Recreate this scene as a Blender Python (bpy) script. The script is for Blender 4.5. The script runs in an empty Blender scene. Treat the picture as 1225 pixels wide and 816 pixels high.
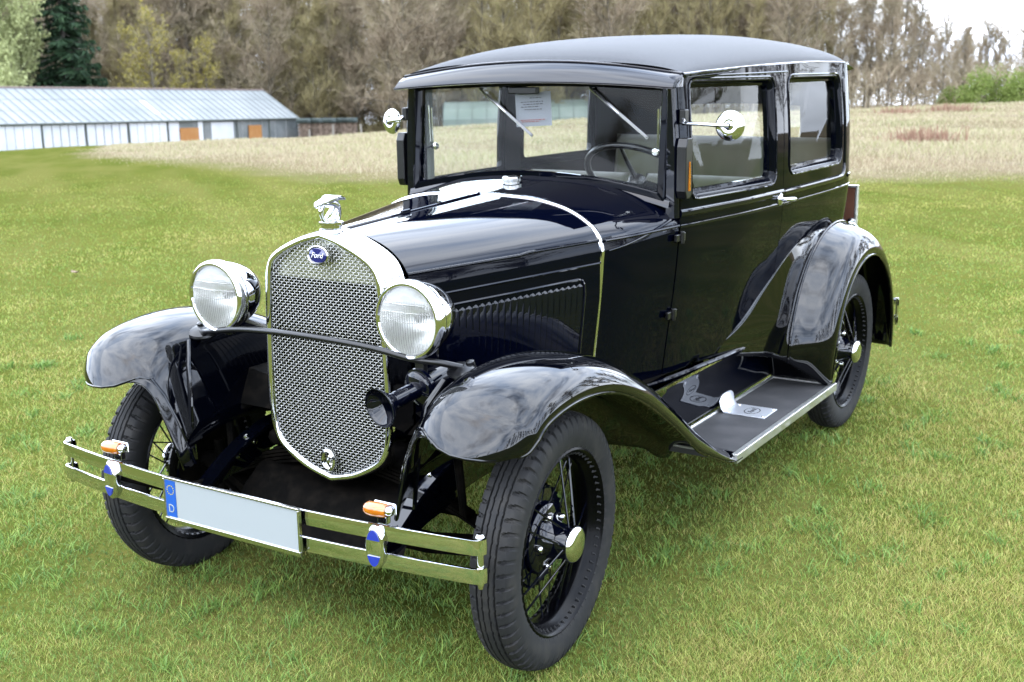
import bpy, bmesh, math, random
import numpy as np
from mathutils import Vector, Matrix
random.seed(7); rng = np.random.default_rng(7)
R = math.radians
SC = bpy.context.scene
COL = SC.collection

# ------------------------------------------------------------------ camera
CAM = Vector((2.2931, -2.6502, 1.6344)); YAW, PITCH, ROLL = -0.5687, 0.2250, -0.0135
fw = Vector((math.sin(YAW)*math.cos(PITCH), math.cos(YAW)*math.cos(PITCH), -math.sin(PITCH)))
r0 = Vector((math.cos(YAW), -math.sin(YAW), 0)); u0 = r0.cross(fw)
rt = r0*math.cos(ROLL)+u0*math.sin(ROLL); up = -r0*math.sin(ROLL)+u0*math.cos(ROLL)
cd = bpy.data.cameras.new('camera'); cam = bpy.data.objects.new('camera', cd); COL.objects.link(cam)
M = Matrix((rt, up, -fw)).transposed().to_4x4(); M.translation = CAM; cam.matrix_world = M
cd.sensor_width = 22.3; cd.lens = 1409.2/1225*22.3; cd.clip_end = 5000; cd.clip_start = .05
cd.dof.use_dof = True; cd.dof.focus_distance = 3.1; cd.dof.aperture_fstop = 4.0
SC.camera = cam

# ------------------------------------------------------------------ world, sun, exposure
SUN_EL, SUN_AZ = 52, 200          # azimuth of the direction TO the sun, degrees clockwise from +Y
W = bpy.data.worlds.new('World'); SC.world = W; W.use_nodes = True
nt = W.node_tree; nt.nodes.clear()
def N(t, k, **kw):
    n = t.nodes.new(k)
    for a, v in kw.items(): setattr(n, a, v)
    return n
out = N(nt, 'ShaderNodeOutputWorld'); bg = N(nt, 'ShaderNodeBackground'); sky = N(nt, 'ShaderNodeTexSky')
sky.sky_type = 'NISHITA'; sky.sun_disc = False; sky.sun_elevation = R(SUN_EL); sky.sun_rotation = R(SUN_AZ)
sky.air_density = 1.0; sky.dust_density = 1.5
tc = N(nt, 'ShaderNodeTexCoord'); mp = N(nt, 'ShaderNodeMapping'); mp.inputs['Scale'].default_value = (1, 1, 2.6)
nz = N(nt, 'ShaderNodeTexNoise'); nz.inputs['Scale'].default_value = 2.1; nz.inputs['Detail'].default_value = 7; nz.inputs['Roughness'].default_value = .55; nz.inputs['Distortion'].default_value = .3
cr = N(nt, 'ShaderNodeValToRGB'); cr.color_ramp.elements[0].position = .30; cr.color_ramp.elements[0].color = (.15,)*3+(1,); cr.color_ramp.elements[1].position = .50
nz2 = N(nt, 'ShaderNodeTexNoise'); nz2.inputs['Scale'].default_value = 3.4; nz2.inputs['Detail'].default_value = 3
cc = N(nt, 'ShaderNodeValToRGB'); cc.color_ramp.elements[0].position = .3; cc.color_ramp.elements[0].color = (10.5, 12.8, 17.0, 1); cc.color_ramp.elements[1].position = .68; cc.color_ramp.elements[1].color = (20.5, 22.0, 24.6, 1)
mx = N(nt, 'ShaderNodeMix', data_type='RGBA')
L = nt.links.new
L(tc.outputs['Generated'], mp.inputs[0]); L(mp.outputs[0], nz.inputs['Vector']); L(mp.outputs[0], nz2.inputs['Vector'])
L(nz.outputs['Fac'], cr.inputs[0]); L(nz2.outputs['Fac'], cc.inputs[0])
L(cr.outputs[0], mx.inputs['Factor']); L(sky.outputs[0], mx.inputs['A']); L(cc.outputs[0], mx.inputs['B'])
L(mx.outputs['Result'], bg.inputs[0]); L(bg.outputs[0], out.inputs[0])
bg.inputs[1].default_value = 0.115
sl = bpy.data.lights.new('sun', 'SUN'); sl.energy = .8; sl.angle = R(90); sl.color = (1, .96, .9)
so = bpy.data.objects.new('sun', sl); COL.objects.link(so)
sd = Vector((math.sin(R(SUN_AZ))*math.cos(R(SUN_EL)), math.cos(R(SUN_AZ))*math.cos(R(SUN_EL)), math.sin(R(SUN_EL))))
so.rotation_euler = sd.to_track_quat('Z', 'Y').to_euler(); so.location = (0, 0, 30)
SC.view_settings.view_transform = 'Standard'; SC.view_settings.look = 'None'; SC.view_settings.gamma = 1; SC.view_settings.exposure = 1.72
SC.render.engine = 'CYCLES'
SC.cycles.max_bounces = 8; SC.cycles.transparent_max_bounces = 24; SC.cycles.glossy_bounces = 5; SC.cycles.transmission_bounces = 5; SC.cycles.diffuse_bounces = 3
SC.cycles.caustics_reflective = False; SC.cycles.caustics_refractive = False

# ------------------------------------------------------------------ helpers
def tag(o, label=None, cat=None, group=None, kind=None):
    if label: o['label'] = label
    if cat: o['category'] = cat
    if group: o['group'] = group
    if kind: o['kind'] = kind
    return o
def empty(name, loc, rz=0, parent=None):
    o = bpy.data.objects.new(name, None); COL.objects.link(o); o.location = loc; o.rotation_euler = (0, 0, rz); o.empty_display_size = .2
    if parent: o.parent = parent
    return o
def frame(d):
    d = Vector(d).normalized(); a = Vector((0, 0, 1)) if abs(d.z) < .9 else Vector((1, 0, 0))
    x = a.cross(d).normalized(); return x, d.cross(x), d
class MB:
    def __init__(s): s.V = []; s.F = []; s.m = []; s.mi = 0
    def add(s, V, F, X=None):
        b = len(s.V)
        for v in V: s.V.append(tuple(X @ Vector(v)) if X else tuple(v))
        for f in F: s.F.append(tuple(i+b for i in f)); s.m.append(s.mi)
        return s
    def grid(s, rows, cu=False, cv=False, flip=False):
        n, m = len(rows), len(rows[0]); V = [p for r in rows for p in r]; F = []
        for i in range(n if cu else n-1):
            for j in range(m if cv else m-1):
                a, b, c, d = i*m+j, i*m+(j+1) % m, ((i+1) % n)*m+(j+1) % m, ((i+1) % n)*m+j
                F.append((a, d, c, b) if flip else (a, b, c, d))
        return s.add(V, F)
    def tube(s, path, r, seg=8, closed=False, cap=True, flat=1):
        P = [Vector(p) for p in path]; n = len(P); rr = r if isinstance(r, (list, tuple)) else [r]*n
        X = None; rows = []
        for i in range(n):
            if closed: t = P[(i+1) % n]-P[i-1]
            else: t = P[min(i+1, n-1)]-P[max(i-1, 0)]
            t.normalize()
            if X is None: X = frame(t)[0]
            X = (X-t*X.dot(t)).normalized(); Y = t.cross(X)
            rows.append([P[i]+(X*math.cos(a)*flat+Y*math.sin(a))*rr[i] for a in [2*math.pi*k/seg for k in range(seg)]])
        b = len(s.V); s.grid(rows, cu=closed, cv=True)
        if cap and not closed:
            s.F.append(tuple(b+k for k in range(seg))[::-1]); s.m.append(s.mi)
            s.F.append(tuple(b+(n-1)*seg+k for k in range(seg))); s.m.append(s.mi)
        return s
    def lathe(s, prof, o=(0, 0, 0), d=(0, 0, 1), seg=32, sx=1, sy=1):   # prof [(radius, height)]
        x, y, z = frame(d); o = Vector(o)
        rows = [[o+(x*math.cos(a)*sx+y*math.sin(a)*sy)*max(r, 1e-5)+z*h for a in [2*math.pi*k/seg for k in range(seg)]] for r, h in prof]
        return s.grid(rows, cv=True)
    def box(s, c, sz, X=None, rot=None):
        hx, hy, hz = sz[0]/2, sz[1]/2, sz[2]/2; c = Vector(c)
        V = [Vector((a*hx, b*hy, d*hz)) for a in (-1, 1) for b in (-1, 1) for d in (-1, 1)]
        if rot is not None: V = [rot @ v for v in V]
        V = [v+c for v in V]
        return s.add(V, [(0, 1, 3, 2), (4, 6, 7, 5), (0, 4, 5, 1), (2, 3, 7, 6), (0, 2, 6, 4), (1, 5, 7, 3)], X)
    def prism(s, poly, f, t0, t1):   # poly list of (a,b); f(a,b,t)->xyz
        n = len(poly); V = [f(a, b, t0) for a, b in poly]+[f(a, b, t1) for a, b in poly]
        F = [tuple(range(n))[::-1], tuple(range(n, 2*n))]+[(i, (i+1) % n, n+(i+1) % n, n+i) for i in range(n)]
        return s.add(V, F)
    def mirror(s):
        n = len(s.V); s.V += [(-x, y, z) for x, y, z in s.V]; k = len(s.F)
        for i in range(k): s.F.append(tuple(j+n for j in reversed(s.F[i]))); s.m.append(s.m[i])
        return s
    def flipx(s):
        s.V = [(-x, y, z) for x, y, z in s.V]; s.F = [tuple(reversed(f)) for f in s.F]; return s
    def build(s, name, mat, parent=None, smooth=True, angle=38, bevel=0, solid=0, sub=0, normals=True, off=-1, link=True):
        me = bpy.data.meshes.new(name); me.from_pydata(s.V, [], s.F); me.validate()
        for m in (mat if isinstance(mat, (list, tuple)) else [mat]): me.materials.append(m)
        if isinstance(mat, (list, tuple)) and len(me.polygons) == len(s.m): me.polygons.foreach_set('material_index', s.m)
        bm = bmesh.new(); bm.from_mesh(me); bmesh.ops.remove_doubles(bm, verts=bm.verts, dist=1e-6)
        if normals: bmesh.ops.recalc_face_normals(bm, faces=bm.faces)
        bm.to_mesh(me); bm.free()
        if smooth:
            me.shade_smooth()
            if angle < 179: me.set_sharp_from_angle(angle=R(angle))
        o = bpy.data.objects.new(name, me)
        if link: COL.objects.link(o)
        if parent: o.parent = parent
        if bevel: b = o.modifiers.new('bevel', 'BEVEL'); b.width = bevel; b.segments = 2; b.limit_method = 'ANGLE'; b.angle_limit = R(35); b.harden_normals = True
        if sub: b = o.modifiers.new('sub', 'SUBSURF'); b.levels = sub; b.render_levels = sub
        if solid: b = o.modifiers.new('solid', 'SOLIDIFY'); b.thickness = solid; b.offset = off
        return o
def copy_tree(o, parent=None):
    c = o.copy(); COL.objects.link(c); c.parent = parent
    for ch in list(o.children): copy_tree(ch, c)
    return c
def spl(pts, n):
    """Catmull-Rom resample of points"""
    P = np.array(pts, float); P = np.vstack([2*P[0]-P[1], P, 2*P[-1]-P[-2]]); k = len(pts)-1; o = []
    for t in np.linspace(0, k, n):
        i = min(int(t), k-1); f = t-i; a, b, c, d = P[i:i+4]
        o.append(.5*((2*b)+(-a+c)*f+(2*a-5*b+4*c-d)*f*f+(-a+3*b-3*c+d)*f**3))
    return [tuple(x) for x in o]
def ip(x, t):
    return float(np.interp(x, [a for a, b in t], [b for a, b in t]))
def text(body, size, depth, name, mat, parent, X, shear=0, scale=(1, 1)):
    cu = bpy.data.curves.new(name, 'FONT'); cu.body = body; cu.size = size; cu.extrude = depth; cu.shear = shear; cu.align_x = 'CENTER'; cu.align_y = 'CENTER'
    t = bpy.data.objects.new(name+'_c', cu); COL.objects.link(t); bpy.context.view_layer.update()
    me = bpy.data.meshes.new_from_object(t.evaluated_get(bpy.context.evaluated_depsgraph_get())); bpy.data.objects.remove(t); bpy.data.curves.remove(cu)
    me.transform(X @ Matrix.Diagonal((scale[0], scale[1], 1, 1))); me.materials.clear(); me.materials.append(mat)
    me.name = name; o = bpy.data.objects.new(name, me); COL.objects.link(o); o.parent = parent
    return o

# ------------------------------------------------------------------ materials
ALB = .42      # the picture is exposed for the dark car: real-world albedos, long exposure
def mat(name, base=(.5, .5, .5), rough=.5, metal=0, coat=0, coat_r=.03, spec=.5, emit=None, var=None, bump=None, rvar=None, trans=0, sheen=0, ior=1.5, alpha=1):
    if not metal:
        base = tuple(c*ALB for c in base)
        if var: var = (var[0], tuple(c*ALB for c in var[1]), *var[2:])
    m = bpy.data.materials.new(name); m.use_nodes = True; t = m.node_tree; b = t.nodes['Principled BSDF']
    b.inputs['Base Color'].default_value = (*base, 1); b.inputs['Roughness'].default_value = rough; b.inputs['Metallic'].default_value = metal
    b.inputs['Coat Weight'].default_value = coat; b.inputs['Coat Roughness'].default_value = coat_r; b.inputs['Specular IOR Level'].default_value = spec
    b.inputs['Transmission Weight'].default_value = trans; b.inputs['Sheen Weight'].default_value = sheen; b.inputs['IOR'].default_value = ior; b.inputs['Alpha'].default_value = alpha
    if emit: b.inputs['Emission Color'].default_value = (*emit, 1); b.inputs['Emission Strength'].default_value = 1
    b.inputs['Coat IOR'].default_value = 1.45
    tc = N(t, 'ShaderNodeTexCoord')
    if var:   # (scale, other colour, lo, hi)
        n = N(t, 'ShaderNodeTexNoise'); n.inputs['Scale'].default_value = var[0]; n.inputs['Detail'].default_value = 6; t.links.new(tc.outputs['Object'], n.inputs['Vector'])
        r = N(t, 'ShaderNodeMapRange'); r.inputs[1].default_value = var[2]; r.inputs[2].default_value = var[3]; t.links.new(n.outputs['Fac'], r.inputs[0])
        x = N(t, 'ShaderNodeMix', data_type='RGBA'); x.inputs['A'].default_value = (*base, 1); x.inputs['B'].default_value = (*var[1], 1)
        t.links.new(r.outputs[0], x.inputs['Factor']); t.links.new(x.outputs['Result'], b.inputs['Base Color'])
    if rvar:  # (scale, lo, hi)
        n = N(t, 'ShaderNodeTexNoise'); n.inputs['Scale'].default_value = rvar[0]; n.inputs['Detail'].default_value = 5; t.links.new(tc.outputs['Object'], n.inputs['Vector'])
        r = N(t, 'ShaderNodeMapRange'); r.inputs[1].default_value = .35; r.inputs[2].default_value = .7; r.inputs[3].default_value = rvar[1]; r.inputs[4].default_value = rvar[2]
        t.links.new(n.outputs['Fac'], r.inputs[0]); t.links.new(r.outputs[0], b.inputs['Coat Roughness' if coat else 'Roughness'])
    if bump:  # (scale, strength, distance)
        n = N(t, 'ShaderNodeTexNoise'); n.inputs['Scale'].default_value = bump[0]; n.inputs['Detail'].default_value = 3; t.links.new(tc.outputs['Object'], n.inputs['Vector'])
        k = N(t, 'ShaderNodeBump'); k.inputs['Strength'].default_value = bump[1]; k.inputs['Distance'].default_value = bump[2]
        t.links.new(n.outputs['Fac'], k.inputs['Height']); t.links.new(k.outputs[0], b.inputs['Normal'])
        if coat: t.links.new(k.outputs[0], b.inputs['Coat Normal'])
    return m
def glassmat(name, tint=(.93, .96, .94), refl=1.0):
    m = bpy.data.materials.new(name); m.use_nodes = True; t = m.node_tree; t.nodes.clear()
    o = N(t, 'ShaderNodeOutputMaterial'); a = N(t, 'ShaderNodeBsdfTransparent'); a.inputs[0].default_value = (*tint, 1)
    g = N(t, 'ShaderNodeBsdfGlossy'); g.inputs['Roughness'].default_value = .01; f = N(t, 'ShaderNodeLayerWeight'); f.inputs[0].default_value = .5; pw = N(t, 'ShaderNodeMath', operation='POWER'); pw.inputs[1].default_value = 4.5
    x = N(t, 'ShaderNodeMixShader'); k = N(t, 'ShaderNodeMath', operation='MULTIPLY_ADD'); k.inputs[1].default_value = .9*refl; k.inputs[2].default_value = .045*refl; k.use_clamp = True
    t.links.new(f.outputs['Facing'], pw.inputs[0]); t.links.new(pw.outputs[0], k.inputs[0]); t.links.new(k.outputs[0], x.inputs[0]); t.links.new(a.outputs[0], x.inputs[1]); t.links.new(g.outputs[0], x.inputs[2]); t.links.new(x.outputs[0], o.inputs[0])
    return m
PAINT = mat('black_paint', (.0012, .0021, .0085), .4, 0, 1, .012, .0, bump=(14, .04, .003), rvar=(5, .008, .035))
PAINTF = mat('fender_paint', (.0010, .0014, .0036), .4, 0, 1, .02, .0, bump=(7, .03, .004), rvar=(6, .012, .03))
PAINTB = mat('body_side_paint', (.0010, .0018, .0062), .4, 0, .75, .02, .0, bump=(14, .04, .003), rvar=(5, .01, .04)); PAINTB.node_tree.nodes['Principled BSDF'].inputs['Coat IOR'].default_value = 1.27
SATIN = mat('satin_black_metal', (.005, .005, .006), .32, 0, .3, .15, spec=.25, bump=(60, .1, .002))
DARK = mat('dark_chassis', (.004, .0037, .0033), .7, 0, spec=.02, var=(20, (.012, .010, .008), .45, .7))
CHROME = mat('chrome', (.62, .63, .655), .045, 1, rvar=(8, .03, .09))
NICKEL = mat('worn_chrome', (.55, .55, .53), .12, 1, rvar=(40, .06, .22))
ALU = mat('aluminium_trim', (.55, .55, .53), .38, 1, rvar=(60, .3, .5))
RUBBER = mat('tyre_rubber', (.019, .019, .020), .74, 0, spec=.25, var=(18, (.046, .042, .037), .48, .75), bump=(90, .12, .002))
MATRUB = mat('running_board_rubber', (.045, .045, .048), .6, 0, var=(9, (.085, .082, .085), .45, .7), bump=(220, .2, .002))
VINYL = mat('roof_fabric', (.034, .036, .042), .62, 0, spec=.2, var=(140, (.062, .065, .073), .35, .7), bump=(420, .35, .002), sheen=.05)
GLASS = glassmat('window_glass', refl=.55)
WGLASS = glassmat('windscreen_glass', (.95, .97, .96), .28)
ORANGE = mat('amber_lens', (.85, .22, .01), .12, 0, .8, spec=.6, trans=.25, var=(60, (.95, .34, .02), .4, .7))
BLUE = mat('blue_enamel', (.015, .04, .42), .2, 0, 1)
EUBLUE = mat('plate_blue', (.01, .12, .55), .35)
PLATE = mat('plate_white', (.47, .51, .525), .35)
YEL = mat('star_yellow', (.7, .55, .03), .4)
WHITE = mat('white_paper', (.75, .76, .78), .6)
INK = mat('grey_ink', (.12, .12, .14), .7)
REDINK = mat('red_ink', (.5, .12, .1), .7)
CLOTH = mat('upholstery', (.19, .20, .12), .9, 0, sheen=.3, var=(5, (.23, .225, .16), .35, .7), bump=(300, .3, .002))
TRIMC = mat('interior_trim', (.20, .22, .17), .6)
TRIMD = mat('dark_side_trim', (.022, .020, .018), .8, spec=.1)
WIPER = mat('wiper_metal', (.30, .30, .31), .25, 1)
HEADL = mat('headlining', (.05, .047, .04), .95)
SILV = mat('reflector_silver', (.70, .70, .70), .30, 1)
STEPM = mat('bright_step', (.62, .64, .68), .42, .85)
BROWN = mat('brown_board', (.16, .055, .025), .5, var=(12, (.22, .08, .04), .4, .7))
REDL = mat('red_lens', (.45, .01, .008), .15, 0, 1)

# lens: thin glass with vertical flutes
def lensmat():
    m = bpy.data.materials.new('headlight_lens'); m.use_nodes = True; t = m.node_tree; t.nodes.clear()
    o = N(t, 'ShaderNodeOutputMaterial'); tcn = N(t, 'ShaderNodeTexCoord'); sp = N(t, 'ShaderNodeSeparateXYZ'); t.links.new(tcn.outputs['Object'], sp.inputs[0])
    w = N(t, 'ShaderNodeTexWave', wave_type='BANDS', bands_direction='X'); w.inputs['Scale'].default_value = 1; w.inputs['Distortion'].default_value = 0; t.links.new(tcn.outputs['Object'], w.inputs['Vector'])
    w2 = N(t, 'ShaderNodeTexNoise'); w2.inputs['Scale'].default_value = 25; t.links.new(tcn.outputs['Object'], w2.inputs['Vector'])
    ad = N(t, 'ShaderNodeMath', operation='ADD'); t.links.new(w.outputs['Fac'], ad.inputs[0]); t.links.new(w2.outputs['Fac'], ad.inputs[1])
    b = N(t, 'ShaderNodeBump'); b.inputs['Strength'].default_value = .8; b.inputs['Distance'].default_value = .004; t.links.new(ad.outputs[0], b.inputs['Height'])
    rf = N(t, 'ShaderNodeBsdfRefraction'); rf.inputs['IOR'].default_value = 1.25; rf.inputs['Roughness'].default_value = .08; rf.inputs[0].default_value = (.97, .97, .94, 1); t.links.new(b.outputs[0], rf.inputs['Normal'])
    tr = N(t, 'ShaderNodeBsdfTransparent'); m1 = N(t, 'ShaderNodeMixShader'); m1.inputs[0].default_value = .2; t.links.new(rf.outputs[0], m1.inputs[1]); t.links.new(tr.outputs[0], m1.inputs[2])
    g = N(t, 'ShaderNodeBsdfGlossy'); g.inputs['Roughness'].default_value = .03; t.links.new(b.outputs[0], g.inputs['Normal'])
    df = N(t, 'ShaderNodeBsdfDiffuse'); df.inputs[0].default_value = (.8, .8, .76, 1); m3 = N(t, 'ShaderNodeMixShader'); m3.inputs[0].default_value = .16; t.links.new(m1.outputs[0], m3.inputs[1]); t.links.new(df.outputs[0], m3.inputs[2])
    f = N(t, 'ShaderNodeFresnel'); f.inputs[0].default_value = 1.5; m2 = N(t, 'ShaderNodeMixShader'); t.links.new(f.outputs[0], m2.inputs[0]); t.links.new(m3.outputs[0], m2.inputs[1]); t.links.new(g.outputs[0], m2.inputs[2])
    t.links.new(m2.outputs[0], o.inputs[0]); return m
LENS = lensmat()

# ------------------------------------------------------------------ terrain
FD = np.array([math.sin(YAW), math.cos(YAW)]); RD = np.array([math.cos(YAW), -math.sin(YAW)]); C0 = np.array([CAM.x, CAM.y])
def SD(x, y):
    p = np.array([x, y]).T-C0; return p@RD, p@FD
def XY(S, D):
    p = C0+S*RD+D*FD; return p[0], p[1]
AS = [(-90, -4.8), (-60, -4.2), (-37, -3.3), (-14, -2.55), (5, -1.6), (35, -.9), (70, -.5), (200, -.3)]
def tz(S, D):
    S = np.asarray(S, float); D = np.asarray(D, float)
    A = np.interp(S, [a for a, b in AS], [b for a, b in AS])
    d = np.clip(D-13, 0, None); g = d*d/(d+8)/60
    z = A*np.minimum(g, 3.5)*np.where(D > 300, 1, 1)
    z = z-.035*np.clip(D-82, 0, 400)-.03*np.clip(D-482, 0, None)
    far = np.clip((D-15)/30, 0, 1)
    z = z+far*(.10*np.sin(S*.21+1.3)*np.cos(D*.17)+.05*np.sin(S*.5+D*.37))
    return z
def gz(x, y):
    S, D = SD(x, y); return float(tz(S, D))
BND = [(-200, 400), (-31, 88), (-25, 74), (-18, 52), (-14.7, 41), (-10.5, 33), (-6, 25.5), (-2.5, 20.6), (2, 18.9), (8, 18.4), (20, 18.6), (60, 19.5), (200, 22)]
def fieldmask(S, D):   # >0 in the dry field
    b = np.interp(S, [a for a, c in BND], [c for a, c in BND]); return D-b
def axis(lo, hi, brk):
    v = []; x = lo
    while x < hi: v.append(x); x += brk(x)
    v.append(hi); return np.array(v)
Ds = axis(-400, 1500, lambda d: .5 if -2 < d < 30 else (1.2 if -6 < d < 130 else 40 if abs(d) > 200 else 8))
Ss = axis(-900, 900, lambda s: .5 if abs(s) < 20 else (1.5 if abs(s) < 80 else 30))
SS, DD = np.meshgrid(Ss, Ds); ZZ = tz(SS, DD)
PX = C0[0]+SS*RD[0]+DD*FD[0]; PY = C0[1]+SS*RD[1]+DD*FD[1]
n, m = SS.shape; V = np.stack([PX, PY, ZZ], 2).reshape(-1, 3)
ii = np.arange(n-1)[:, None]*m+np.arange(m-1)[None]; F = np.stack([ii, ii+1, ii+m+1, ii+m], 2).reshape(-1, 4)
def fastmesh(name, V, F, mats, mi=None, smooth=False, attr=None):
    me = bpy.data.meshes.new(name); k = F.shape[1]
    me.vertices.add(len(V)); me.vertices.foreach_set('co', np.asarray(V, np.float32).ravel())
    me.loops.add(F.size); me.loops.foreach_set('vertex_index', F.astype(np.int32).ravel())
    me.polygons.add(len(F)); me.polygons.foreach_set('loop_start', (np.arange(len(F))*k).astype(np.int32)); me.polygons.foreach_set('loop_total', np.full(len(F), k, np.int32))
    if mi is not None: me.polygons.foreach_set('material_index', mi.astype(np.int32))
    me.polygons.foreach_set('use_smooth', np.full(len(F), smooth))
    me.update(calc_edges=True)
    for mm in mats: me.materials.append(mm)
    if attr:
        for an, av in attr.items(): a = me.attributes.new(an, 'FLOAT', 'POINT'); a.data.foreach_set('value', np.asarray(av, np.float32).ravel())
    return me
def groundmat():
    m = bpy.data.materials.new('ground_grass'); m.use_nodes = True; t = m.node_tree; b = t.nodes['Principled BSDF']; l = t.links.new
    b.inputs['Roughness'].default_value = .95; b.inputs['Specular IOR Level'].default_value = .0
    tcn = N(t, 'ShaderNodeTexCoord'); at = N(t, 'ShaderNodeAttribute', attribute_name='field')
    def noise(sc, det=6, vec=None, dist=0):
        n = N(t, 'ShaderNodeTexNoise'); n.inputs['Scale'].default_value = sc; n.inputs['Detail'].default_value = det; n.inputs['Distortion'].default_value = dist
        l(vec or tcn.outputs['Object'], n.inputs['Vector']); return n.outputs['Fac']
    def mixc(f, a, c):
        x = N(t, 'ShaderNodeMix', data_type='RGBA'); l(f, x.inputs['Factor'])
        for k, v in (('A', a), ('B', c)):
            if isinstance(v, tuple): x.inputs[k].default_value = (*[q*.243 for q in v], 1)
            else: l(v, x.inputs[k])
        return x.outputs['Result']
    def rng_(f, lo, hi, a=0, c=1):
        r = N(t, 'ShaderNodeMapRange'); l(f, r.inputs[0]); r.inputs[1].default_value = lo; r.inputs[2].default_value = hi; r.inputs[3].default_value = a; r.inputs[4].default_value = c; return r.outputs[0]
    mpn = N(t, 'ShaderNodeMapping'); mpn.inputs['Rotation'].default_value = (0, 0, -YAW+.12); l(tcn.outputs['Object'], mpn.inputs[0])
    mp2 = N(t, 'ShaderNodeMapping'); mp2.inputs['Scale'].default_value = (.18, 1.3, 1); l(mpn.outputs[0], mp2.inputs[0])
    g1 = mixc(rng_(noise(1.1), .38, .64), (.197, .238, .047), (.275, .298, .066))
    g2 = mixc(rng_(noise(.8, 4, mp2.outputs[0]), .42, .62), g1, (.33, .325, .092))
    g3 = mixc(rng_(noise(9, 5), .5, .72, 0, .6), g2, (.34, .275, .07))
    g4 = mixc(rng_(noise(45, 4), .48, .7, 0, .7), g3, (.13, .195, .028))
    f1 = mixc(rng_(noise(.22), .38, .62), (.56, .44, .28), (.45, .37, .22))
    f2 = mixc(rng_(noise(.8, 7, mp2.outputs[0]), .45, .68), f1, (.58, .48, .34))
    f3 = mixc(rng_(noise(.12, 5), .53, .62, 0, .65), f2, (.31, .35, .12))
    f4 = mixc(rng_(noise(3, 8), .45, .8, 0, .6), f3, (.42, .30, .20))
    add = N(t, 'ShaderNodeMath', operation='ADD'); l(at.outputs['Fac'], add.inputs[0]); l(rng_(noise(.5, 5), .3, .7, -1.0, 1.0), add.inputs[1])
    l(mixc(rng_(add.outputs[0], -2.0, 2.2), g4, f4), b.inputs['Base Color'])
    bp = N(t, 'ShaderNodeBump'); bp.inputs['Strength'].default_value = .6; bp.inputs['Distance'].default_value = .03; l(noise(30, 8), bp.inputs['Height']); l(bp.outputs[0], b.inputs['Normal'])
    return m
GROUND = groundmat()
me = fastmesh('ground', V, F, [GROUND], smooth=True, attr={'field': np.clip(fieldmask(SS, DD), -5, 5)})
g = bpy.data.objects.new('ground', me); COL.objects.link(g); tag(g, kind='structure')

# grass blades ---------------------------------------------------------------
def leafmat(name, cols, rough=.6, trans=.22):
    """colour varies per blade by attribute 'c'"""
    cols = [tuple(q*ALB*.97 for q in c) for c in cols]
    m = bpy.data.materials.new(name); m.use_nodes = True; t = m.node_tree; t.nodes.clear(); o = N(t, 'ShaderNodeOutputMaterial')
    at = N(t, 'ShaderNodeAttribute', attribute_name='c'); r = N(t, 'ShaderNodeValToRGB'); e = r.color_ramp.elements
    k = len(cols)-1; e[0].color = (*cols[0], 1); e[1].color = (*cols[k], 1); e[0].position = 0; e[1].position = 1
    for i in range(1, k): el = e.new(i/k); el.color = (*cols[i], 1)
    d = N(t, 'ShaderNodeBsdfPrincipled'); d.inputs['Roughness'].default_value = rough; d.inputs['Specular IOR Level'].default_value = .25
    tr = N(t, 'ShaderNodeBsdfTranslucent'); x = N(t, 'ShaderNodeMixShader'); x.inputs[0].default_value = trans
    l = t.links.new; l(at.outputs['Fac'], r.inputs[0]); l(r.outputs[0], d.inputs['Base Color']); l(r.outputs[0], tr.inputs[0]); l(d.outputs[0], x.inputs[1]); l(tr.outputs[0], x.inputs[2]); l(x.outputs[0], o.inputs[0])
    return m
BLADE = leafmat('grass_blades', [(.15, .30, .07), (.24, .43, .085), (.38, .54, .10), (.56, .62, .13), (.82, .74, .24), (.66, .50, .18)])
def lownoise(x, y, s, seed):
    r = np.random.default_rng(seed); v = 0
    for k in range(5):
        a = r.uniform(0, 6.28); f = s*r.uniform(.6, 2.2); v = v+np.sin((x*math.cos(a)+y*math.sin(a))*f+r.uniform(0, 6.28)+1.5*np.sin((x*math.sin(a)-y*math.cos(a))*f*.7))
    return v/5
def blades(x, y, z0, h, w, lean, c, name, m):
    n = len(x); a = rng.uniform(0, 2*np.pi, n); la = rng.uniform(0, 2*np.pi, n); dx, dy = np.cos(a)*w/2, np.sin(a)*w/2
    lx, ly = np.cos(la)*lean*h, np.sin(la)*lean*h
    P = np.zeros((n, 5, 3))
    P[:, 0] = np.stack([x-dx, y-dy, z0-.004], 1); P[:, 1] = np.stack([x+dx, y+dy, z0-.004], 1)
    P[:, 2] = np.stack([x+dx*.8+lx*.4, y+dy*.8+ly*.4, z0+h*.6], 1); P[:, 3] = np.stack([x-dx*.8+lx*.4, y-dy*.8+ly*.4, z0+h*.6], 1)
    P[:, 4] = np.stack([x+lx, y+ly, z0+h], 1)
    b = np.arange(n)[:, None]*5
    F = np.concatenate([b+np.array([[0, 1, 2]]), b+np.array([[0, 2, 3]]), b+np.array([[3, 2, 4]])])
    me = fastmesh(name, P.reshape(-1, 3), F, [m], attr={'c': np.repeat(c, 5)})
    o = bpy.data.objects.new(name, me); COL.objects.link(o); return o
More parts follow.
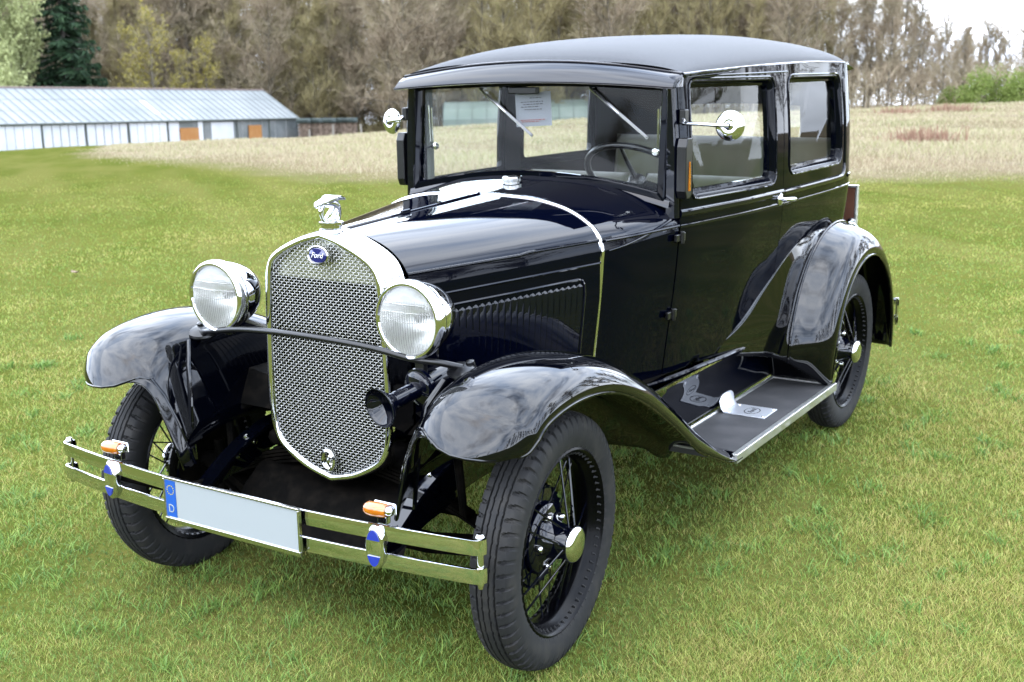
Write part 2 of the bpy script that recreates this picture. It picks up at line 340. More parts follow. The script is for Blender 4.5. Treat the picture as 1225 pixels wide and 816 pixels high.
# sampled along the view so that density falls with distance
def scatter(n, d0, d1, powr, half=.50):
    u = rng.uniform(0, 1, n)
    if powr == 0: D = d0*(d1/d0)**u
    else: D = (d0**(1-powr)+u*(d1**(1-powr)-d0**(1-powr)))**(1/(1-powr))
    S = rng.uniform(-half, half, n)*D*1.02
    return S, D
def lawn():
    S, D = scatter(1250000, 1.55, 24, 1.5, .74); q_ = (np.abs(S/D) < .5) | (rng.random(len(S)) < .5); S, D = S[q_], D[q_]
    x, y = C0[0]+S*RD[0]+D*FD[0], C0[1]+S*RD[1]+D*FD[1]
    k = lownoise(x, y, 1.7, 3)*.75+lownoise(x, y, 6, 4)*.45+lownoise(x, y, 22, 9)*.35
    h = (.009+.012*rng.random(len(x)))*(1+.28*k)*(1+.3*(rng.random(len(x)) > .96))
    w = .0017*np.clip(D/3.2, .8, 4)
    c = np.clip(.44+.36*k+rng.normal(0, .17, len(x))*np.clip(1.4-D/14, .4, 1)+.38*(rng.random(len(x)) > .90)+.10*lownoise(x*.5, y*1.6, 1.1, 21), 0, 1)
    # broad-leaved clumps
    nc = 420; Sc, Dc = scatter(nc, 1.6, 7.5, .98); kk = 34; cs = np.repeat(Sc, kk)+rng.normal(0, .028, nc*kk)*np.repeat(rng.uniform(.5, 1.6, nc), kk); cdp = np.repeat(Dc, kk)+rng.normal(0, .028, nc*kk)
    S = np.concatenate([S, cs]); D = np.concatenate([D, cdp]); x, y = C0[0]+S*RD[0]+D*FD[0], C0[1]+S*RD[1]+D*FD[1]; k = np.concatenate([k, np.full(nc*kk, .8)])
    h = np.concatenate([h, rng.uniform(.018, .045, nc*kk)]); w = np.concatenate([w, .0042*np.clip(cdp/4, .8, 3)]); c = np.concatenate([c, np.clip(rng.normal(.22, .12, nc*kk), 0, 1)])
    keep = (fieldmask(S, D) < 0) & (rng.random(len(S)) > (D-7)/17) & (rng.random(len(S)) < .62+.5*k)
    z0 = tz(S, D)
    o = blades(x[keep], y[keep], z0[keep], h[keep], w[keep], rng.uniform(.4, 1.7, keep.sum()), c[keep], 'lawn_grass', BLADE)
    tag(o, 'short mown green lawn grass around and under the car', 'grass', kind='stuff')
lawn()
DRY = leafmat('dry_grass_blades', [(.42, .32, .19), (.66, .55, .35), (.78, .67, .44), (.48, .50, .20), (.88, .78, .56)], .8, .3)
def dry():
    S, D = scatter(150000, 17.5, 95, .9, .55)
    keep = fieldmask(S, D) > rng.normal(.6, 1.3, len(S))+lownoise(S*.4, D*.4, 1.0, 77)*2; S, D = S[keep], D[keep]
    x, y = C0[0]+S*RD[0]+D*FD[0], C0[1]+S*RD[1]+D*FD[1]; k = lownoise(x, y, .35, 33)
    h = rng.uniform(.05, .16, len(S))*(1+.5*k)*np.clip((fieldmask(S, D)+.6)/3, .25, 1)
    c = np.clip(.45+.2*k+rng.normal(0, .22, len(S)), 0, 1)
    tag(blades(x, y, tz(S, D), h, .012*np.clip(D/20, 1, 5), rng.uniform(.2, 1.1, len(S)), c, 'dry_grass', DRY), 'pale dry unmown grass covering the field behind the lawn', 'grass', kind='stuff')
dry()

# ================================================================== THE CAR
# car frame: x to the car's left, forward is -y, front axle at y = 0, rear axle at y = 2.629
car = empty('vintage_car', (0, 0, 0))
tag(car, 'glossy black vintage two-door saloon with chrome radiator and wire wheels parked on the lawn', 'car')
WY = [(.0, .25), (.75, .478), (.85, .517), (.95, .546), (1.05, .571), (1.12, .588), (1.2, .602), (1.6, .645), (2.0, .663), (2.5, .663), (2.7, .657), (2.8, .652)]
PZ = [(.3, .87), (.55, .90), (.7, .93), (.9, .975), (1.08, 1.), (1.2, .999), (1.4, .99), (1.65, .957)]
PLAN = [(ip(y, WY), y) for y in (.75, .85, .95, 1.05, 1.12, 1.2, 1.4, 1.6, 1.8, 2.0, 2.25, 2.5, 2.65)]+[(.655, 2.76), (.645, 2.87), (.605, 2.975), (.52, 3.045), (.38, 3.085), (.2, 3.105), (0, 3.11)]
_pl = np.array(spl(PLAN, 400)); _s = np.concatenate([[0], np.cumsum(np.hypot(*np.diff(_pl, axis=0).T))])
_u = .75+_s*(2.65-.75)/np.interp(2.65, _pl[:330, 1], _s[:330])
UEND = float(_u[-1])
def u_of_y(y): return float(np.interp(y, _pl[:340, 1], _u[:340]))
_pz = np.array(spl([(z, p) for z, p in PZ], 200))
def surf(u, z, off=0):
    x = np.interp(u, _u, _pl[:, 0]); y = np.interp(u, _u, _pl[:, 1]); p = np.interp(z, _pz[:, 0], _pz[:, 1])
    e = .01; tx = np.interp(u+e, _u, _pl[:, 0])-np.interp(u-e, _u, _pl[:, 0]); ty = np.interp(u+e, _u, _pl[:, 1])-np.interp(u-e, _u, _pl[:, 1]); l = math.hypot(tx, ty) or 1
    nx, ny = ty/l, -tx/l
    w = min(1, max(0, (y-2.0)/1.0)); yy = y-(1-p)*.55*w
    return (x*p+nx*off, yy+ny*off, z)
def rrect(u0, u1, z0, z1, r, n):
    """rounded rectangle outline, n points, starting mid bottom"""
    pts = []; per = []
    cs = [((u1-r, z0+r), -90), ((u1-r, z1-r), 0), ((u0+r, z1-r), 90), ((u0+r, z0+r), 180)]
    raw = [((u0+u1)/2, z0)]
    for (cx, cy), a0 in cs:
        for k in range(9): a = R(a0+k*90/8); raw.append((cx+r*math.cos(a), cy+r*math.sin(a)))
    raw.append(raw[0]); P = np.array(raw); s = np.concatenate([[0], np.cumsum(np.hypot(*np.diff(P, axis=0).T))])
    t = np.linspace(0, s[-1], n, endpoint=False); return [(float(np.interp(q, s, P[:, 0])), float(np.interp(q, s, P[:, 1]))) for q in t]
def sharp_rect(u0, u1, z0, z1, hole, cu, cz):
    """points on the outer rectangle matched to a hole outline by angle"""
    o = []
    for a, b in hole:
        da, db = a-cu, b-cz; t = 1e9
        if da > 1e-9: t = min(t, (u1-cu)/da)
        if da < -1e-9: t = min(t, (u0-cu)/da)
        if db > 1e-9: t = min(t, (z1-cz)/db)
        if db < -1e-9: t = min(t, (z0-cz)/db)
        o.append([cu+da*t, cz+db*t])
    o = np.array(o)
    for c in ((u0, z0), (u1, z0), (u1, z1), (u0, z1)):
        i = int(np.argmin(np.hypot(o[:, 0]-c[0], o[:, 1]-c[1]))); o[i] = c
    return [tuple(p) for p in o]
NH = 128
def ringpanel(mb, outer, hole, f, K=7):
    """quads between an outer rectangle and a rounded hole, plus the reveal of the window"""
    H = rrect(*hole, NH); cu, cz = (hole[0]+hole[1])/2, (hole[2]+hole[3])/2
    O = sharp_rect(*outer, H, cu, cz); rows = []
    for k in range(K+1):
        t = k/K; rows.append([f(o[0]+(h[0]-o[0])*t, o[1]+(h[1]-o[1])*t, 0) for o, h in zip(O, H)])
    def inset(d, off): return [f(a, b, off) for a, b in rrect(hole[0]+d, hole[1]-d, hole[2]+d, hole[3]-d, max(hole[4]-d, .008), NH)]
    mb.grid(rows, cv=True)
    mb.grid([rows[-1], inset(.004, -.003), inset(.010, -.012)], cv=True)
    mb.grid([inset(.010, -.012), inset(.013, -.020), inset(.022, -.022), inset(.023, -.040)], cv=True)
def patch(mb, u0, u1, z0, z1, f, nu=14, nz=14, off=0):
    mb.grid([[f(u0+(u1-u0)*i/nu, z0+(z1-z0)*j/nz, off) for j in range(nz+1)] for i in range(nu+1)])
def edge(mb, u0, u1, z0, z1, f, d=.014, n=20):
    """folded edge round a panel so gaps look deep"""
    pts = [(u0+(u1-u0)*k/n, z0) for k in range(n)]+[(u1, z0+(z1-z0)*k/n) for k in range(n)]+[(u1-(u1-u0)*k/n, z1) for k in range(n)]+[(u0, z1-(z1-z0)*k/n) for k in range(n)]
    mb.grid([[f(a, b, 0) for a, b in pts], [f(a, b, -d) for a, b in pts]], cv=True)
ZB, ZT, ZBELT = .545, 1.655, 1.122
def zr(y): return ip(y, [(1.0, 1.612), (1.4, 1.629), (1.95, 1.647), (2.3, 1.655), (3.2, 1.655)])
UD0, UD1 = u_of_y(1.113), u_of_y(1.945)
WIN1 = (u_of_y(1.190), u_of_y(1.855), 1.197, 1.592, .03)
WIN2 = (u_of_y(2.010), u_of_y(2.700), 1.220, 1.597, .045)
G_ = .0035
for sg in (1, -1):
    def f(u, z, off, sg=sg): p = surf(u, z, off); return (p[0]*sg, p[1], p[2])
    # ---- door
    mb = MB(); ringpanel(mb, (UD0+G_, UD1-G_, ZBELT, 1.606), WIN1, f); patch(mb, UD0+G_, UD1-G_, ZB+.012, ZBELT, f, 16, 18); edge(mb, UD0+G_, UD1-G_, ZB+.012, 1.606, f)
    door = mb.build('door', PAINTB, car, angle=50)
    mb = MB(); H = [f(a, b, -.030) for a, b in rrect(*WIN1, 64)]; mb.add(H, [tuple(range(64))]); mb.build('window_pane', GLASS, door, smooth=False)
    mb = MB()
    for zz, rr, hh in ((1.145, .014, .007), (1.100, .0075, .0045)):
        mb.tube([f(UD0+G_+(UD1-UD0-2*G_)*k/16, zz, .0005) for k in range(17)], rr, 8, flat=.5)
    mb.build('belt_moulding', PAINT, door)
    # reveal beads round window
    mb = MB(); mb.tube([f(a, b, .001) for a, b in rrect(WIN1[0]-.010, WIN1[1]+.010, WIN1[2]-.010, WIN1[3]+.010, .038, 80)], .0045, 6, closed=True)
    mb.build('window_frame', PAINT, door)
    hp = Vector(f(u_of_y(1.905), 1.122, 0))
    mb = MB(); mb.lathe([(0, .012), (.016, .010), (.021, .004), (.022, 0)], hp+Vector((0, 0, 0)), (sg, 0, 0), 20, sx=.8, sy=1.35)
    mb.tube([hp+Vector((sg*.0, 0, 0)), hp+Vector((sg*.030, .0, 0)), hp+Vector((sg*.040, .012, 0)), hp+Vector((sg*.040, .05, -.003)), hp+Vector((sg*.036, .088, -.006))], [.009, .008, .009, .010, .007], 10)
    mb.build('door_handle', CHROME, door)
    for zz in (1.062, .785):
        mb = MB(); hx = Vector(f(UD0, zz, 0)); 
        mb.tube([hx+Vector((sg*.012, 0, -.022)), hx+Vector((sg*.012, 0, .022))], .009, 12); mb.box(hx+Vector((sg*.006, .018, 0)), (.012, .03, .03)); mb.box(hx+Vector((sg*.006, -.022, 0)), (.012, .04, .026))
        mb.build('hinge', SATIN, door, bevel=.003)
    # ---- rear quarter
    mb = MB(); UQ1 = u_of_y(2.80)
    ringpanel(mb, (UD1, UQ1, ZBELT, 1.6065), WIN2, f); patch(mb, UD1, UQ1, ZB, ZBELT, f, 14, 18); patch(mb, UQ1, UEND, ZB, ZBELT, f, 26, 18)
    RW0 = UEND-.36
    patch(mb, UQ1, RW0-.03, ZBELT, 1.655, f, 18, 10)
    patch(mb, RW0-.03, UEND, ZBELT, 1.295, f, 8, 6); patch(mb, RW0-.03, UEND, 1.56, 1.655, f, 8, 3); patch(mb, RW0-.03, RW0, 1.295, 1.56, f, 2, 4)
    mb.grid([[f(u, 1.6065+(zr(surf(u, 1.6)[1])-1.6065)*j/3, 0) for j in range(4)] for u in np.linspace(UD0+.045, UQ1, 34)]); edge(mb, UD1, UQ1, ZB, 1.6065, f)
    body = mb.build('body_panel', PAINTB, car, angle=50)
    mb = MB(); H = [f(a, b, -.030) for a, b in rrect(*WIN2, 64)]; mb.add(H, [tuple(range(64))]); mb.build('window_pane', GLASS, body, smooth=False)
    mb = MB(); mb.tube([f(a, b, .001) for a, b in rrect(WIN2[0]-.010, WIN2[1]+.010, WIN2[2]-.010, WIN2[3]+.010, .053, 80)], .0045, 6, closed=True); mb.build('window_frame', PAINT, body)
    mb = MB()
    ua, ub = UD1, u_of_y(2.775)
    pth = [(ua+(ub-.06-ua)*k/12, 1.145) for k in range(13)]+[(ub-.06+.06*math.sin(R(a)), 1.205-.06*math.cos(R(a))) for a in (20, 40, 60, 80, 90)]+[(ub, 1.205+.38*k/8) for k in range(1, 9)]
    mb.tube([f(a, b, .0005) for a, b in pth], .014, 8, flat=.6)
    mb.tube([f(ua+(UEND-ua)*k/34, 1.100, .0005) for k in range(35)], .006, 8, flat=.6)
    mb.tube([f(ub+.055+(UEND-ub-.055)*k/20, 1.145, .0005) for k in range(21)], .009, 8, flat=.6)
    mb.tube([f(UD0+.03+(u_of_y(2.0)-UD0-.03)*k/20, 1.6095+.010*k/20, .001) for k in range(21)], .004, 6)
    mb.build('belt_moulding', PAINT, body)
    # sill bead below the door
    mb = MB(); mb.tube([Vector(f(u_of_y(.93)+(u_of_y(2.12)-u_of_y(.93))*k/20, ZB-.004, .012)) for k in range(21)], .009, 8); mb.build('sill_moulding', PAINT, body)
# rear window glass
mb = MB(); mb.add([(-.345, 3.065, 1.29), (.345, 3.065, 1.29), (.345, 3.055, 1.565), (-.345, 3.055, 1.565)], [(0, 1, 2, 3)]); mb.build('rear_window', GLASS, car, smooth=False)

# ---- cowl (scuttle)
SB = [(0, 1.222), (.12, 1.220), (.24, 1.210), (.35, 1.183), (.432, 1.138), (.466, 1.095), (.478, 1.05)]
SCW = [(0, 1.262), (.15, 1.257), (.30, 1.241), (.43, 1.208), (.525, 1.167), (.574, 1.127), (.586, 1.085)]
def sect(A, B, t, n=25):
    a = spl(A, n); b = spl(B, n); return [(p[0]+(q[0]-p[0])*t, p[1]+(q[1]-p[1])*t) for p, q in zip(a, b)]
mb = MB(); rows = []
for i in range(17):
    t = i/16; y = .752+(1.122-.752)*t; u = u_of_y(min(y, 1.109)); te = t**.9
    sec = sect(SB, SCW, te)
    wr = np.interp(min(y, 1.109), [a for a, b in WY], [b for a, b in WY])/(.478+(.586-.478)*te)
    top = [(x*(1+(wr-1)*min(1, x/.4)), y if k < 18 else min(y, 1.109)+(y-min(y, 1.109))*(24-k)/6, z) for k, (x, z) in enumerate(sec)]
    zs = top[-1][2]
    low = [(lambda q: (q[0], q[1], q[2]))(surf(u, zs+(ZB-zs)*k/14)) for k in range(1, 15)]
    r = top+low; rows.append([(-x, yy, z) for x, yy, z in reversed(r[1:])]+r)
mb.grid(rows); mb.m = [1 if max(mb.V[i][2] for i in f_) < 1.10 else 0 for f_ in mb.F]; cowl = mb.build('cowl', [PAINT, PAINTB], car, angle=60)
for s in (1, -1):
    mb = MB(); lb = [Vector((s*p[0], p[1], p[2])) for p in (surf(u_of_y(.76+(1.107-.76)*k/10), 1.088+.015*k/10, .001) for k in range(11))]; mb.tube(lb, .006, 8)
    def cw(i, k): a = rows[int(i)][38+int(k)]; b = rows[min(int(i)+1, 16)][38+int(k)+1]; fk = k-int(k); c = rows[int(i)][38+int(k)+1]; return (s*(a[0]*(1-fk)+c[0]*fk), a[1]*(1-fk)+c[1]*fk, a[2]*(1-fk)+c[2]*fk)
    # lip rising from the belt to the windscreen corner
    mb.tube([cw(i, 24-4.5*max(0, (i-1)/14)**1.6) for i in range(1, 16)], [.003+.004*(i-1)/14 for i in range(1, 16)], 8)
    mb.build('belt_moulding', PAINT, cowl)
mb = MB(); mb.lathe([(.030, -.02), (.031, .002), (.036, .004), (.037, .016), (.034, .020), (.015, .022), (0, .0225)], (0, .955, 1.246), (0, -.05, 1), 32)
mb.build('fuel_cap', NICKEL, cowl)
# chrome band between hood and cowl
sec = sect(SB, SB, 0, 30); bandp = [(x, z) for x, z in sec]+[(surf(.75, z)[0], z) for z in np.linspace(1.03, .66, 14)]
mb = MB(); full = [(-x, z) for x, z in reversed(bandp[1:])]+bandp
rows = []
for i, (x, z) in enumerate(full):
    a = full[max(i-1, 0)]; b = full[min(i+1, len(full)-1)]; tx, tz_ = b[0]-a[0], b[1]-a[1]; l = math.hypot(tx, tz_); nx, nz_ = -tz_/l, tx/l
    rows.append([(x+nx*o, .75+dy, z+nz_*o) for dy, o in ((-.011, -.002), (-.010, .004), (-.005, .0065), (.005, .0065), (.010, .004), (.011, -.002))])
mb.grid(rows); mb.build('cowl_band', CHROME, car)

# ---- hood
SA = [(0, 1.184), (.06, 1.180), (.12, 1.166), (.18, 1.141), (.222, 1.108), (.243, 1.078), (.252, 1.050)]
for s in (1, -1):
    mb = MB(); rows = []
    for i in range(21):
        t = i/20; y = .002+(.738)*t; a = sect(SA, SB, t, 30); a = [p for p in a if p[1] > 1.074+.017*t]; sec = a
        sec = sect(SA, SB, t, 60); hz = 1.071+.017*t; sec = [p for p in sec if p[1] >= hz]; 
        xs = np.linspace(0, 1, 22); sa = np.array(sec); d = np.concatenate([[0], np.cumsum(np.hypot(*np.diff(sa, axis=0).T))]); d /= d[-1]
        rows.append([(s*max(float(np.interp(q, d, sa[:, 0])), .0035), y, float(np.interp(q, d, sa[:, 1]))) for q in xs])
    mb.grid(rows); hood = mb.build('hood_top', PAINT, car, angle=60)
    mb = MB(); mb.tube([(s*(rows[k][-1][0]), rows[k][-1][1], rows[k][-1][2]-.002) for k in range(21)], .0055, 8); mb.build('hinge_moulding', PAINT, hood)
    def hx(y, z):
        t = y/.74; xa = float(np.interp(z, [.55, .9, 1.05, 1.08], [.258, .258, .254, .243])); xb = float(np.interp(z, [.55, .66, .9, 1.05, 1.1], [.425, .445, .474, .476, .466])); return s*(xa+(xb-xa)*t)
    mb = MB(); ZBOT = .63
    mb.grid([[(hx(.002+.738*i/20, ZBOT+(1.069+.017*i/20-ZBOT)*j/14), .002+.738*i/20, ZBOT+(1.069+.017*i/20-ZBOT)*j/14) for j in range(15)] for i in range(21)])
    side = mb.build('hood_side', PAINTB, car, angle=60)
    mb = MB(); mb.tube([(hx(y, 1.0+.02*y)+s*.0005, y, .998+.024*y) for y in np.linspace(.01, .735, 14)], .0040, 6)
    path = [(.085, .66), (.085, .93), (.093, .950), (.11, .962), (.40, .967), (.640, .973), (.660, .968), (.670, .95), (.672, .92), (.672, .66)]
    mb.tube([(hx(y, z)+s*.0005, y, z) for y, z in path], .0045, 6); mb.build('hood_bead', PAINT, side)
    mb = MB(); nl = 22; 
    for k in range(nl):
        y0 = .118+k*.0247; zt = .946+.010*k/nl; rows = []
        for z, h, w in ((zt+.003, 0, .9), (zt-.005, .0095, 1), (zt-.10, .0085, 1), (.80, .0085, 1), (.68, .0085, 1), (.668, .004, .8), (.66, 0, .5)):
            yy = lambda a: y0+a*w*.017
            rows.append([(hx(yy(a), z)+s*(h*b-.0006), yy(a), z+(0 if z < .9 else -.004*(1-b))) for a, b in ((0, -.05), (.5, .5), (.95, 1.0), (1.0, -.1))])
        mb.grid(rows)
    mb.build('louvre', PAINT, side, angle=18); 
    # engine splash under the hood side
    mb = MB(); mb.grid([[(s*(abs(hx(y, .64))+.004+dx), y, z) for dx, z in ((-.004, .66), (.02, .645), (.03, .60), (.02, .50), (.0, .42))] for y in np.linspace(.0, .76, 12)])
    mb.build('engine_apron', DARK, car)
mb = MB(); mb.tube([(0, y, 1.185+.0385*y/.74) for y in np.linspace(.004, .74, 10)], .0042, 8); mb.tube([(0, .30, 1.205), (0, .34, 1.207)], .006, 8); mb.build('hood_hinge', PAINT, car)

# ---- radiator shell
SHELL = [(0, 1.187), (.055, 1.174), (.105, 1.156), (.160, 1.130), (.197, 1.103), (.216, 1.068), (.223, 1.02), (.229, .92), (.234, .80), (.236, .68), (.233, .61), (.222, .555), (.198, .515), (.150, .482), (.085, .452), (0, .430)]
sh = [p for p in spl(SHELL, 70)]
def ring(scale_in, y, grow=0):
    h = []
    for i, (x, z) in enumerate(sh):
        a = sh[max(i-1, 0)]; b = sh[min(i+1, len(sh)-1)]; tx, tzz = b[0]-a[0], b[1]-a[1]
        if i == 0 : tx, tzz = 1, -.02
        if i == len(sh)-1: tx, tzz = -1, 0
        l = math.hypot(tx, tzz); nx, nzz = -tzz/l, tx/l
        h.append((x+nx*scale_in, y, z+nzz*scale_in))
    h[0] = (0, h[0][1], h[0][2]); h[-1] = (0, h[-1][1], h[-1][2])
    return h+[(-x, yy, z) for x, yy, z in reversed(h[1:-1])]
mb = MB()
def ringg(o, y): return ring(o, y)
def backring(y):
    r = []
    for (x, yy, z) in ring(.012, y): r.append((x*1.03, yy, z if z > .95 else z))
    return r
mb.grid([ringg(-.020, -.078), ringg(-.018, -.090), ringg(-.013, -.094), ringg(-.004, -.0945), ringg(.001, -.091), ringg(.003, -.085), ringg(.006, -.06), ringg(.010, -.03), backring(-.004), ringg(.004, .0)], cv=True)
shell = mb.build('radiator_shell', CHROME, car, angle=50)
# wire stone guard
def inside(x, z, mrg=.018):
    zz = [p[1] for p in sh]; k = [i for i in range(len(sh))]
    top = float(np.interp(abs(x), [p[0] for p in sh[:30]], [p[1] for p in sh[:30]])); 
    hw = float(np.interp(z, [p[1] for p in sh][::-1], [p[0] for p in sh][::-1])); return abs(x) < hw-mrg
mb = MB(); PH, PVx = .0083, .0100; AMP = .0013
zz = .445
zs = np.arange(.440, 1.180, PH); xs = np.arange(-.2236, .2236, PVx)
for i, z in enumerate(zs):
    pts = [x for x in np.arange(-.24, .2401, PVx/2) if inside(x, z)]
    if len(pts) < 4: continue
    mb.tube([(x, -.084+AMP*math.cos(math.pi*(x-xs[0])/PVx)*(-1)**i, z) for x in pts], .00108, 4, cap=False)
for j, x in enumerate(xs):
    pts = [z for z in np.arange(.440, 1.18, PH/2) if inside(x, z)]
    if len(pts) < 4: continue
    mb.tube([(x, -.084-AMP*math.cos(math.pi*(z-.440)/PH)*(-1)**j, z) for z in pts], .00108, 4, cap=False)
grille = mb.build('stone_guard', mat('guard_wire', (.40, .40, .385), .22, 1), shell, angle=180, normals=False)
mb = MB(); r = ring(-.006, -.055); mb.add(r, [tuple(range(len(r)))]); mb.build('radiator_core', DARK, shell, smooth=False)
# top tank area behind the upper guard: bright plate
mb = MB(); r = [(x, y, max(z, 1.045)) for x, y, z in ring(-.010, -.066) if z > 1.0]; mb.add(r, [tuple(range(len(r)))]); mb.build('header_tank', mat('tank_metal', (.42, .42, .34), .25, .9), shell, smooth=False)
# badge
bx = (0, -.098, 1.122)
mb = MB(); mb.lathe([(.0, .002), (.034, .002), (.0375, .006), (.041, .004), (.042, -.004), (.036, -.012)], bx, (0, -1, .03), 40, sx=1, sy=.70); badge = mb.build('badge', NICKEL, shell)
mb = MB(); mb.lathe([(0, .0065), (.030, .0062), (.0335, .004)], bx, (0, -1, .03), 40, sx=1, sy=.68); mb.build('badge_enamel', mat('dark_blue_enamel', (.006, .008, .16), .15, 0, 1), badge)
TX = Matrix.Translation((0, -.1055, 1.1225)) @ Matrix.Rotation(R(90), 4, 'X')
text('Ford', .022, .0008, 'badge_lettering', mat('badge_silver', (1.3, 1.3, 1.35), .4), badge, TX, shear=.35, scale=(1.05, 1))
# crank hole
mb = MB(); mb.lathe([(.017, -.004), (.018, .008), (.022, .011), (.028, .008), (.029, -.004)], (0, -.094, .500), (0, -1, 0), 32, sy=1.25)
ck = mb.build('crank_hole_ring', NICKEL, shell); mb = MB(); mb.lathe([(.0, .012), (.008, .010), (.010, .002), (.016, 0)], (0, -.092, .498), (0, -1, 0), 20); mb.build('crank_cover', NICKEL, ck)
# radiator cap and mascot
mb = MB(); mb.lathe([(.034, -.012), (.036, .0), (.038, .004), (.036, .010), (.030, .013), (.030, .022), (.036, .024), (.036, .031), (.020, .036), (0, .037)], (0, -.035, 1.182), (0, 0, 1), 36)
cap = mb.build('radiator_cap', CHROME, shell)
mb = MB(); z0 = 1.215
def P3(*a): return [(x, -.035+y, z0+z) for x, y, z in a]
mb.tube(spl(P3((0, -.067, .046), (0, -.055, .052), (0, -.042, .056), (0, -.022, .056), (0, .0, .054), (0, .016, .046), (0, .027, .030), (0, .030, .014), (0, .024, .0)), 26), [.003]+[.006, .0105, .0115, .011, .0105, .0115, .0125, .013, .0135, .0145, .015, .0155, .016, .016, .016, .0155, .015, .014, .013, .012, .011, .0105, .010, .010, .010], 14)
mb.tube(spl(P3((0, -.036, .046), (.0, -.043, .032), (0, -.040, .018), (0, -.030, .004), (0, -.024, -.002)), 12), [.009, .008, .0075, .007, .006, .006, .006, .007, .008, .009, .010, .010], 10)
for s in (1, -1):
    mb.tube(spl(P3((s*.010, -.030, .058), (s*.015, -.005, .066), (s*.014, .022, .066), (s*.010, .048, .062), (s*.006, .060, .058)), 12), [.006, .009, .010, .010, .009, .008, .007, .006, .005, .004, .003, .002], 10, flat=.6)
    mb.tube(spl(P3((s*.008, .014, .03), (s*.012, .0, .018), (s*.012, -.012, .008), (s*.010, -.022, .002)), 8), [.008, .007, .006, .005, .005, .006, .006, .005], 8)
mb.lathe([(0, .010), (.012, .008), (.024, .004), (.030, 0), (.030, -.004)], (0, -.035, z0-.002), (0, 0, 1), 24)
mb.build('mascot', CHROME, cap)

# ---- windscreen, pillars, visor, roof
def gy(z): return 1.092+(z-1.217)*.095
def arc(x, z0, h, w=.53): return z0+h*(1-(x/w)**2)
wf = empty('windscreen', (0, 0, 0), parent=car)
def wring(dx, dz, dy):
    n = 24; xs_ = np.linspace(-.512-dx, .512+dx, n); bot = [(x, gy(1.22)+dy, arc(x, 1.214-dz, .062)) for x in xs_]; top = [(x, gy(1.57)+dy, 1.568+dz+.012*(1-(x/.53)**2)) for x in xs_[::-1]]
    def rs(a, b, k=10): return [tuple(np.array(a)+(np.array(b)-np.array(a))*i/k) for i in range(1, k)]
    return bot+rs(bot[-1], top[0])+top+rs(top[-1], bot[0])
mb = MB(); mb.grid([wring(0, 0, .010), wring(0, 0, -.008), wring(.004, .004, -.012), wring(.024, .022, -.012), wring(.028, .026, -.008), wring(.028, .026, .012), wring(0, 0, .010)], cv=True); mb.build('windscreen_frame', PAINTB, wf, angle=40)
mb = MB(); r = wring(.003, .003, .002); n = len(r); half = []
mb.add(r, [tuple(range(n))]); mb.build('windscreen_pane', WGLASS, wf, smooth=False)
mb = MB()   # fixed surround below and beside the frame
n = 30; xs_ = np.linspace(-.560, .560, n)
mb.grid([[(x, 1.075, arc(x, 1.150, .085, .6)+.004) for x in xs_], [(x, 1.083, arc(x, 1.168, .080, .6)+.006) for x in xs_], [(x, 1.090, arc(x, 1.182, .075, .6)) for x in xs_], [(x, 1.115, arc(x, 1.196, .072, .6)) for x in xs_], [(x, 1.15, arc(x, 1.198, .072, .6)) for x in xs_], [(x, 1.25, arc(x, 1.190, .05, .6)) for x in xs_]])
mb.build('windscreen_base', PAINT, cowl, angle=50)
